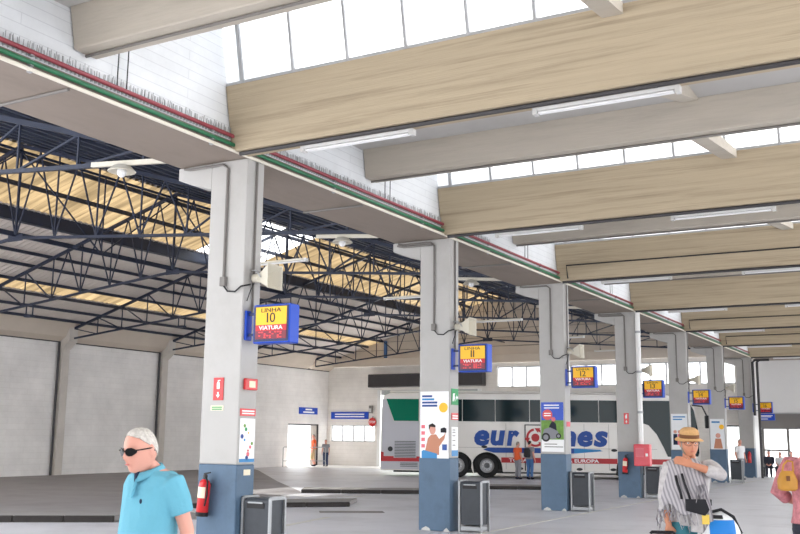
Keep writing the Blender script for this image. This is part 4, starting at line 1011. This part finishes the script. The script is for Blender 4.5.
def hand(mb, w_, d, n, s, curl=.5, sz=1.0):
    """w_ wrist, d towards the fingers, n palm normal, s towards the thumb"""
    w_, d, n, s = Vector(w_), Vector(d).normalized(), Vector(n), Vector(s)
    n = (n-d*n.dot(d)).normalized(); s0 = d.cross(n); s = s0 if s0.dot(s) > 0 else -s0
    def rg(t, a, b): return [w_+d*t*sz+s*(a*math.cos(2*pi*k/12)*sz)+n*(b*math.sin(2*pi*k/12)*sz) for k in range(12)]
    mb.loft([rg(-.03, .026, .022), rg(.0, .028, .02), rg(.03, .038, .017), rg(.07, .042, .015), rg(.092, .038, .012)])
    for i, (o, ln) in enumerate(((.031, .92), (.0105, 1.0), (-.0105, .95), (-.031, .76))):
        p = w_+(d*.085+s*o)*sz; pts = [p]; a = .08
        for seg, da in ((.044, .35), (.027, .65), (.022, .5)):
            a += curl*da; p = p+(d*math.cos(a)+n*math.sin(a))*seg*ln*sz; pts.append(p)
        mb.tube(pts, [.0105*sz, .0098*sz, .009*sz, .008*sz], 8, round_=True)
    p = w_+(d*.02+s*.028)*sz; q = p+(d*.55+s*.6+n*.25).normalized()*.045*sz; r = q+(d*.85+s*.25+n*.35*(1+curl)).normalized()*.034*sz
    mb.tube([p, q, r], [.014*sz, .0115*sz, .0095*sz], 8, round_=True)
JD = dict(shL=(.182, .0, 1.392), elL=(.225, .03, 1.12), wrL=(.235, -.06, .88), shR=(-.182, .0, 1.392), elR=(-.225, .03, 1.12), wrR=(-.235, -.06, .88),
          hipL=(.09, 0, .9), knL=(.095, -.03, .48), anL=(.1, .02, .085), hipR=(-.09, 0, .9), knR=(-.095, -.03, .48), anR=(-.1, .02, .085))
def lerp(a, b, t): return Vector(a)*(1-t)+Vector(b)*t
def person(label, loc, rz, H=1.7, J={}, yaw=0, nod=0, tilt=0, belly=0, hips=0, vox=.012, skin='skin', hair='hair_grey', hairkind='short', top=('grey_cloth', .95, .55), topname='shirt',
           legs=('jeans', .09), shoe='dark_cloth', curlL=.5, curlR=.5, handL=None, handR=None, eyes=True, slim=0, group=None, waist=1.0, hf=0, hd=0):
    s = H/1.72; j = dict(JD); j.update(J); j = {k: Vector(v) for k, v in j.items()}
    root = thing('person', label, 'person', loc, rz, group)
    dz = j.get('drop', Vector((0, 0, 0))).z           # seated: pelvis lowered
    rings = [(.84, .11, .085, .0), (.9, .165+hips, .115+hips*.6, .008), (.98, .158+hips*.6, .115, .0), (1.06, .146, .108, 0), (1.16, .15, .108, 0), (1.27, .168, .115, 0), (1.35, .178, .11, .004), (1.4, .165, .09, .01), (1.435, .1, .07, .016), (1.47, .062, .06, .016), (1.54, .055, .058, .008)]
    def torso(inf, z0, z1):
        out = []
        for z, a, b, yo in rings:
            if z < z0-.001 or z > z1+.001: continue
            bb = belly*math.exp(-((z-1.08)/.13)**2)
            out.append(ering((0, yo-bb*.75, z+dz), a*(1-slim)+inf+bb*.35, b*(1-slim)+inf+bb*.75))
        return out
    rings = [(z if z < 1.42 else z-hd*(z-1.42)/.12, a, b_, yo-hf*(0 if z < 1.42 else (z-1.42)/.12)) for z, a, b_, yo in rings]
    T = Matrix.Translation((0, .008-hf, 1.5-hd+dz)) @ Matrix.Rotation(yaw, 4, 'Z') @ Matrix.Rotation(nod, 4, 'X') @ Matrix.Rotation(tilt, 4, 'Y') @ Matrix.Translation((0, -.018, .101))
    S = Matrix.Scale(s, 4)
    def D(v): return Vector(v)+Vector((0, 0, dz))
    arms = {q: (D(j['sh'+q]), D(j['el'+q]), D(j['wr'+q])) for q in 'LR'}
    b = MB(); b.loft(torso(0, .8, 1.6)); head_mesh(b, T)
    for q, sg, ho, cu in (('L', 1, handL, curlL), ('R', -1, handR, curlR)):
        sh, el, wr = arms[q]; k = 1-slim
        b.tube([sh-Vector((sg*.03, 0, 0)), lerp(sh, el, .25), lerp(sh, el, .6), el, lerp(el, wr, .3), lerp(el, wr, .75), wr], [.056*k, .05*k, .045*k, .04*k, .042*k, .033*k, .026], 12, round_=True)
        ho = ho or ((wr-el).normalized(), Vector((-sg*1, 0, 0)), Vector((0, -1, 0)))
        hand(b, wr, ho[0], ho[1], ho[2], cu)
        hp, kn, an = D(j['hip'+q]), j['kn'+q]+(Vector((0, 0, 0))), j['an'+q]
        b.tube([hp, lerp(hp, kn, .3), lerp(hp, kn, .75), kn, lerp(kn, an, .3), lerp(kn, an, .8), an], [.088, .086, .064, .056, .056, .042, .038], 12, round_=True)
        f = an+Vector((0, -.06, -.045)); b.ell(f, .042, .12, .035, 12, 8)
    b.xf(S); put('body', voxel(b, vox, 'body', skin), root)
    # clothes
    mt, hem, slv = top
    c = MB(); tr = torso(.016, .84, 1.436)
    if hem < .9 or True:
        tr = [r for r in tr if r[0][2]-dz >= hem-.03]
        r0 = [(p[0]*1.02, p[1]*1.02, hem+dz) for p in tr[0]]; tr = [r0]+[r for r in tr if r[0][2]-dz > hem+.01]
    c.loft(tr)
    for q, sg in (('L', 1), ('R', -1)):
        sh, el, wr = arms[q]; k = 1-slim
        pts = [sh-Vector((sg*.07, 0, .0)), sh-Vector((sg*.004, 0, .004)), lerp(sh, el, .35)]; rs = [.055*k, .078*k, .074*k]
        if slv <= 1: pts += [lerp(sh, el, slv)]; rs += [.066*k]
        else: pts += [el, lerp(el, wr, .4), lerp(el, wr, min(slv-1, .97))]; rs += [.058*k, .055*k, .046*k]
        c.tube(pts, rs, 14)
    c.xf(S); shirt = put(topname, voxel(c, max(vox*.8, .007), topname, mt), root)
    c = MB(); mt, bot = legs
    c.loft([r for r in torso(.012, .8, waist)])
    for q in 'LR':
        hp, kn, an = D(j['hip'+q]), j['kn'+q], j['an'+q]
        e = lerp(kn, an, 1-bot)
        c.tube([hp, lerp(hp, kn, .3), lerp(hp, kn, .75), kn, lerp(kn, e, .4), e], [.1, .1, .08, .074, .072, .066], 14)
    c.xf(S); put('trousers', voxel(c, max(vox*.8, .008), 'trousers', mt), root)
    for q in 'LR':
        an = j['an'+q]; c = MB(); c.ell(an+Vector((0, -.06, -.042)), .05, .135, .043, 14, 8); c.tube([an+Vector((0, .005, -.03)), an+Vector((0, .005, .03))], [.052, .05], 12)
        c.xf(S); put('shoe', voxel(c, .01, 'shoe', shoe), root)
    if hair: hb = hair_shell(T, hairkind).xf(S); put('hair', hb.mesh('hair', hair, smooth=2), root)
    if eyes:
        for sg in (-1, 1):
            e = MB().ell(T @ Vector((sg*.031, -.0785, .014)), .013, .011, .008, 12, 8, rot=T.to_3x3()).xf(S); eo = put('eye', e.mesh('eye', 'ink_white', smooth=2), root)
            e = MB().ell(T @ Vector((sg*.031, -.0875, .014)), .0055, .003, .0055, 10, 6, rot=T.to_3x3()).xf(S); put('iris', e.mesh('iris', 'hair_dark', smooth=2), eo)
            e = MB().ell(T @ Vector((sg*.031, -.091, .034)), .017, .006, .0035, 10, 6, rot=T.to_3x3()).xf(S); put('eyebrow', e.mesh('eyebrow', hair or 'hair_grey', smooth=2), root)
    e = MB().ell(T @ Vector((0, -.0985, -.056)), .02, .0055, .0045, 12, 6, rot=T.to_3x3()).xf(S); put('lips', e.mesh('lips', 'lip', smooth=2), root)
    return root, T, S, arms, shirt
def P_(root, mb, nm, mt, S, par=None, smooth=2): return put(nm, mb.xf(S).mesh(nm, mt, smooth=smooth), par or root)
def glasses(root, T, S, mt, dark=True):
    g = MB()
    for sg in (-1, 1):
        c = []
        for i in range(14):
            a = 2*pi*i/14; x = sg*.036+.032*math.cos(a); z = .012+.022*math.sin(a)*(1.0 if math.cos(a)*sg < .3 else .8)
            c.append((x, z, -.104+.55*max(0, abs(x)-.025)))
        if dark: g.loft([[T @ Vector((x, y-.003, z)) for x, z, y in c], [T @ Vector((x, y+.003, z)) for x, z, y in c]])
        else: g.tube([T @ Vector((x, y, z)) for x, z, y in c+c[:1]], .002, 5)
        g.tube([T @ Vector((sg*.062, -.09, .018)), T @ Vector((sg*.08, -.06, .018)), T @ Vector((sg*.083, .01, .014)), T @ Vector((sg*.08, .03, -.005))], .0035 if dark else .002, 6)
    g.tube([T @ Vector((-.01, -.112, .02)), T @ Vector((.01, -.112, .02))], .003, 6)
    P_(root, g, 'sunglasses' if dark else 'spectacles', mt, S, smooth=True)

# man in the turquoise polo shirt
mp = (3.91, 4.0, 0)
root, T, S, arms, shirt = person('older man with white hair and dark sunglasses in turquoise polo shirt walking', mp, -.1, H=1.69, vox=.006, yaw=-.02, nod=.2, belly=.03, hf=.065, hd=.06, hair='hair_white', hairkind='short',
    top=('polo', .99, .64), topname='polo_shirt', legs=('jeans', .08), eyes=False, slim=.05,
    J=dict(shL=(.162, .0, 1.362), shR=(-.14, .02, 1.37), elL=(.22, .06, 1.12), wrL=(.25, .02, .87), elR=(-.13, .17, 1.14), wrR=(-.12, .2, .9), knL=(.1, -.16, .5), anL=(.1, -.1, .09), knR=(-.1, .05, .47), anR=(-.1, .28, .14)))
glasses(root, T, S, 'lens_black')
c = MB()                                                # collar: two folded leaves, and the placket
nn = 30; vs = []
for i in range(nn+1):
    a = (-pi+.12)+(2*pi-.24)*i/nn; q = ((1-math.cos(a))/2)**1.5; e = max(0, abs(a)-2.3)/.72
    vs += [(math.sin(a)*(.088+.012*e), math.cos(a)*.085-.02-.028*q, 1.432-.05*q-.012*e), (math.sin(a)*.07, math.cos(a)*.068-.03-.022*q, 1.47-.052*q)]
c.add(vs, [(2*i, 2*i+2, 2*i+3, 2*i+1) for i in range(nn)])
me = c.xf(S).mesh('collar', 'polo', smooth=2); o = put('collar', me, shirt); sm_ = o.modifiers.new('t', 'SOLIDIFY'); sm_.thickness = .007
P_(root, MB().add([(-.016, -.113, 1.395), (.016, -.113, 1.395), (.014, -.145, 1.29), (-.014, -.145, 1.29), (-.016, -.128, 1.4), (.016, -.128, 1.4), (.014, -.158, 1.29), (-.014, -.158, 1.29)], [(0, 1, 2, 3), (4, 5, 6, 7), (0, 1, 5, 4), (1, 2, 6, 5), (2, 3, 7, 6), (3, 0, 4, 7)]), 'placket', 'polo', S, shirt, smooth=False)
P_(root, MB().add([(-.012, -.118, 1.44), (.03, -.11, 1.44), (.01, -.134, 1.365), (-.006, -.126, 1.44), (.02, -.122, 1.44), (.01, -.138, 1.37)], [(0, 1, 2), (3, 4, 5), (0, 1, 4, 3), (1, 2, 5, 4), (2, 0, 3, 5)]), 'open_neck', 'polo_dark', S, shirt, smooth=False)
P_(root, MB().ell((.088, -.152, 1.275), .006, .008, .013, 8, 6), 'chest_emblem', 'polo_dark', S, shirt)
c = MB(); c.loft([ering((0, -.03, z), .172, .15, 24) for z in (.955, .99)]); P_(root, c, 'belt', 'polo_dark', S)

# woman with the straw hat
wp = (5.57, 8.95, 0)
root, T, S, arms, shirt = person('woman in straw hat, spectacles and striped grey shawl with one arm raised', wp, .4, H=1.67, vox=.006, yaw=.1, nod=.06, skin='skin_tan', hair='hair_grey', hairkind='bob', top=('tunic', .88, 1.5), topname='tunic',
    legs=('teal_cloth', .1), slim=.04, J=dict(elL=(.235, -.2, 1.335), wrL=(-.02, -.235, 1.42), elR=(-.235, .03, 1.12), wrR=(-.215, -.08, .88), shL=(.175, -.02, 1.4)),
    handL=(Vector((-.9, .15, .35)), Vector((.1, .9, -.4)), Vector((.2, -.2, 1))), curlL=.7, handR=(Vector((0, -.1, -1)), Vector((0, 1, 0)), Vector((1, 0, 0))), curlR=1.5)
glasses(root, T, S, 'cable_black', False)
hatT = T @ Matrix.Translation((0, .0, .052)) @ Matrix.Rotation(.1, 4, 'X')
def hatrings(prof, sx=1.0, sy=1.12, n=32): return [[hatT @ Vector((r*sx*math.cos(2*pi*k/n), r*sy*math.sin(2*pi*k/n), h-.02*math.cos(4*pi*k/n)*(r/.15)**3*.6)) for k in range(n)] for r, h in prof]
c = MB(); c.loft(hatrings([(.082, .0), (.126, -.012), (.128, -.009), (.088, .008), (.086, .05), (.078, .078), (.055, .094), (.02, .088)])); P_(root, c, 'straw_hat', 'straw', S)
hat = root.children[-1]
c = MB(); c.loft(hatrings([(.0885, .008), (.0895, .012), (.088, .038), (.086, .042)]), cap=False); P_(root, c, 'hat_band', 'straw_band', S, hat)
# shawl: loose cape with a ragged lower edge and fringe strands
def shawl_pt(a, t):
    """a round the body (0 = front, + to her right), t from neck 0 to hem 1"""
    f = math.sin(a*4+1)*.014*t; u = min(1, t/.22); v = max(0, (t-.22)/.78)
    ax = .078+.155*u+.045*v; ay = .072+.085*u+.05*v
    drop = .4 if a > 0 else .2
    return Vector((-math.sin(a)*(ax+f), -math.cos(a)*(ay+f)+.012, 1.475-.05*u*u-v*drop*(1+.12*math.sin(5*a))))
c = MB(); na, ntt = 36, 12; a0, a1 = -.35, 2.9
vs = [shawl_pt(a0+(a1-a0)*i/na, k/ntt) for k in range(ntt+1) for i in range(na+1)]
c.add(vs, [(k*(na+1)+i, k*(na+1)+i+1, (k+1)*(na+1)+i+1, (k+1)*(na+1)+i) for k in range(ntt) for i in range(na)])
me = c.xf(S).mesh('shawl', 'shawl', smooth=2); sh = put('shawl', me, root); q = sh.modifiers.new('t', 'SOLIDIFY'); q.thickness = .008
rr = random.Random(5); c = MB()
for i in range(0, na+1):
    p = shawl_pt(a0+(a1-a0)*i/na, 1); c.tube([p, p+Vector((rr.uniform(-.02, .02), rr.uniform(-.02, .01), -.05)), p+Vector((rr.uniform(-.03, .03), rr.uniform(-.03, .01), -.1-.05*rr.random()))], [.006, .005, .003], 5)
o = P_(root, c, 'fringe', 'shawl', S, sh); o['kind'] = 'stuff'
c = MB()                                                # long scarf end hanging down the front
zz = [1.4, 1.3, 1.18, 1.05, .92, .8]
rings = [[(x0+dx*w_, -.16-.012*math.sin(3*z0*5)+dy, z0) for dx, dy in ((-1, 0), (-.4, -.014), (.3, -.004), (1, -.012), (1, .004), (.3, .01), (-.4, .002), (-1, .012))] for z0, x0, w_ in zip(zz, (.02, .05, .075, .09, .1, .11), (.03, .045, .05, .055, .06, .06))]
c.loft(rings); P_(root, c, 'scarf', 'shawl', S)
for pts, r in (([(-.1, -.165, 1.34), (-.08, -.185, 1.25), (-.05, -.195, 1.16), (-.03, -.19, 1.08)], .011), ([(-.15, -.14, 1.32), (-.14, -.17, 1.25), (-.12, -.185, 1.18), (-.11, -.185, 1.12)], .012)):
    P_(root, MB().tube(pts, r, 8), 'strap', 'strap_black', S)
c = MB(); c.loft([ering((0, -.01, z), .178, .155, 24) for z in (1.06, 1.11)]); P_(root, c, 'waist_belt', 'strap_black', S)
c = MB(); c.loft([[(x, y, z) for x, z in ((-.08, 1.02), (.08, .98), (.12, 1.03), (.09, 1.12), (-.08, 1.12))] for y in (-.22, -.15)]); P_(root, c, 'waist_pouch', 'strap_black', S, smooth=False)
c = MB(); c.loft([[(x, y, z) for x, z in ((-.04, .84), (.06, .83), (.07, 1.02), (-.04, 1.03))] for y in (-.195, -.16)]); P_(root, c, 'apron_pocket', 'tunic', S, smooth=False)
# her sports bag
rot = .42; bx = thing('sports_bag', 'blue, white and black sports bag at the hip of the woman in the hat', 'bag', (wp[0]+.23, wp[1]+.0, .5), rot)
c = MB(); c.ell((0, 0, .23), .19, .13, .25, 24, 16); B_ = lambda mb, nm, mt, par=bx, **k: mb.build(nm, mt, par, world=False, **k)
B_(c, 'bag_body', 'bag_white', smooth=2)
def patch(x0, x1, z0, z1, k, n=10):
    vs = []; m_ = n
    for i in range(m_+1):
        for q in range(m_+1):
            x = x0+(x1-x0)*q/m_; z = z0+(z1-z0)*i/m_; e = max(.0, 1-(x/.19)**2-((z-.23)/.25)**2); vs.append((x*k, -.13*math.sqrt(e)*k-.004, .23+(z-.23)*k))
    return MB().add(vs, [(i*(m_+1)+q, i*(m_+1)+q+1, (i+1)*(m_+1)+q+1, (i+1)*(m_+1)+q) for i in range(m_) for q in range(m_)])
B_(patch(-.1, .12, .2, .415, 1.0), 'blue_panel', 'bag_blue', smooth=2); B_(patch(-.1, .02, .425, .455, 1.0), 'black_panel', 'bag_black', smooth=2)
B_(MB().tube([(-.14, -.02, .4), (-.1, -.03, .47), (.02, -.02, .5), (.12, -.02, .44), (.185, -.01, .3)], .014, 8), 'zip_rim', 'bag_black', smooth=True)
B_(MB().box(-.16, -.1, -.11, -.095, .38, .46), 'luggage_tag', 'tag_yellow'); B_(MB().tube([(-.1, 0, .46), (-.13, -.03, .56), (-.16, -.05, .7), (-.2, -.06, .84)], .016, 8), 'shoulder_strap', 'strap_black', smooth=True)
# her trolley case
tc = thing('trolley_case', 'dark trolley suitcase pulled by the woman in the hat', 'suitcase', (wp[0]-.17, wp[1]-.3, 0), .4)
B_(MB().box(-.19, .19, -.12, .12, .06, .6), 'case_body', 'bag_black', tc, bevel=.03)
for x in (-.085, .085): B_(MB().cyl((x, .08, .6), (x, .08, .79), .009, 8), 'handle_bar', 'galv', tc, smooth=True)
B_(MB().tube([(-.1, .08, .785), (-.09, .08, .8), (.09, .08, .8), (.1, .08, .785)], .015, 8), 'handle_grip', 'strap_black', tc, smooth=True)
for x in (-.15, .15): B_(MB().lathe([(.01, -.02), (.04, -.02), (.04, .02), (.01, .02)], (x, .09, .04), 12, ax=0), 'castor', 'rubber', tc)

# woman at the edge with the mustard bag
ep = (6.62, 8.61, 0)
root, T, S, arms, shirt = person('woman in pink patterned blouse seen from behind carrying a mustard bag', ep, 2.75, H=1.74, vox=.008, hair='hair_dark', hairkind='long', top=('pink_print', .93, 1.5), topname='blouse', legs=('dark_cloth', .1),
    J=dict(elL=(.25, .1, 1.16), wrL=(.2, -.1, 1.08), knL=(.1, -.12, .5), anL=(.1, -.08, .1), knR=(-.1, .04, .47), anR=(-.1, .2, .12)))
mb_ = thing('shoulder_bag', 'mustard yellow shoulder bag on the arm of the woman in pink', 'bag', (ep[0]-.17, ep[1]-.15, 1.2), .3); mb_.scale = (.68, .68, .78)
c = MB(); c.loft([ering((0, 0, z), a, b, 20, 3) for z, a, b in ((0, .08, .045), (.02, .11, .065), (.1, .115, .07), (.17, .085, .05), (.2, .06, .03))]); B_(c, 'bag_body', 'mustard', mb_, smooth=True)
B_(MB().tube([(-.05, 0, .19), (-.03, .03, .26), (.02, .06, .3), (.08, .08, .29), (.07, 0, .19)], .011, 8), 'bag_strap', 'mustard', mb_, smooth=True)
B_(MB().box(-.02, .02, -.075, -.055, .1, .15), 'clasp', 'straw_band', mb_)

# people by the coach
person('person in orange vest standing at the coach side door', (-7.25, 35.65, 0), 2.7, H=1.42, hair='hair_grey', top=('orange_cloth', .85, .6), legs=('grey_cloth', .08), eyes=False)
r_, T, S, a_, s_ = person('person in blue jeans with a black backpack at the coach side door', (-6.8, 35.75, 0), 2.9, H=1.46, hair='hair_dark', top=('grey_cloth', .9, .6), legs=('blue_cloth', .08), eyes=False)
c = MB(); c.loft([ering((0, .2, z), a, b, 16, 3) for z, a, b in ((.98, .13, .07), (1.05, .16, .1), (1.3, .15, .09), (1.4, .1, .06))]); P_(r_, c, 'backpack', 'bag_black', S, smooth=True)
# people by the side door
person('person in orange shirt and khaki shorts beside the side door', (-21.35, 42.35, 0), -.9, H=1.62, hair='hair_grey', top=('orange_cloth', .93, .6), legs=('khaki_cloth', .75), eyes=False, J=dict(knL=(.12, -.12, .48), anL=(.16, .05, .09), knR=(-.12, .03, .48), anR=(-.18, .1, .09)))
person('person in grey shirt and dark trousers beside the one in orange', (-20.85, 42.72, 0), .4, H=1.35, hair='hair_dark', top=('grey_cloth', .9, .6), legs=('jeans', .08), eyes=False)
# person in white and the waiting pair by the glass doors
person('person in white shirt standing behind the litter bin near the doors', (-.12, 41.6, 0), .9, H=1.6, hair='hair_grey', top=('white_cloth', .9, .8), legs=('grey_cloth', .08), eyes=False)
bn = thing('waiting_bench', 'low dark bench in front of the glass doors', 'bench', (.75, 45.9, 0))
MB().box(.02, 1.5, 45.7, 46.1, .36, .42).build('seat_plank', 'bin_dark', bn)
for x in (.1, 1.4):
    for yy in (45.75, 46.05): MB().box(x-.03, x+.03, yy-.03, yy+.03, 0, .36).build('leg', 'bin_dark', bn)
seat = dict(drop=(0, 0, -.44), hipL=(.09, 0, .93), hipR=(-.09, 0, .93), knL=(.1, -.42, .5), knR=(-.1, -.42, .5), anL=(.1, -.4, .085), anR=(-.1, -.4, .085), elL=(.2, -.03, 1.13), wrL=(.1, -.26, 1.05), elR=(-.2, -.03, 1.13), wrR=(-.1, -.26, 1.05))
person('seated person in dark jacket on the bench by the doors', (.28, 45.92, 0), .1, H=1.5, hair='hair_dark', top=('dark_cloth', .88, 1.9), legs=('dark_cloth', .08), eyes=False, J=seat)
person('seated person in white top on the bench by the doors', (.74, 45.92, 0), -.1, H=1.45, hair='hair_dark', top=('white_cloth', .88, .8), legs=('dark_cloth', .08), eyes=False, J=seat)
person('seated person in navy top beside the one in white', (1.2, 45.92, 0), .0, H=1.5, hair='hair_dark', top=('polo_dark', .88, 1.9), legs=('jeans', .08), eyes=False, J=seat)
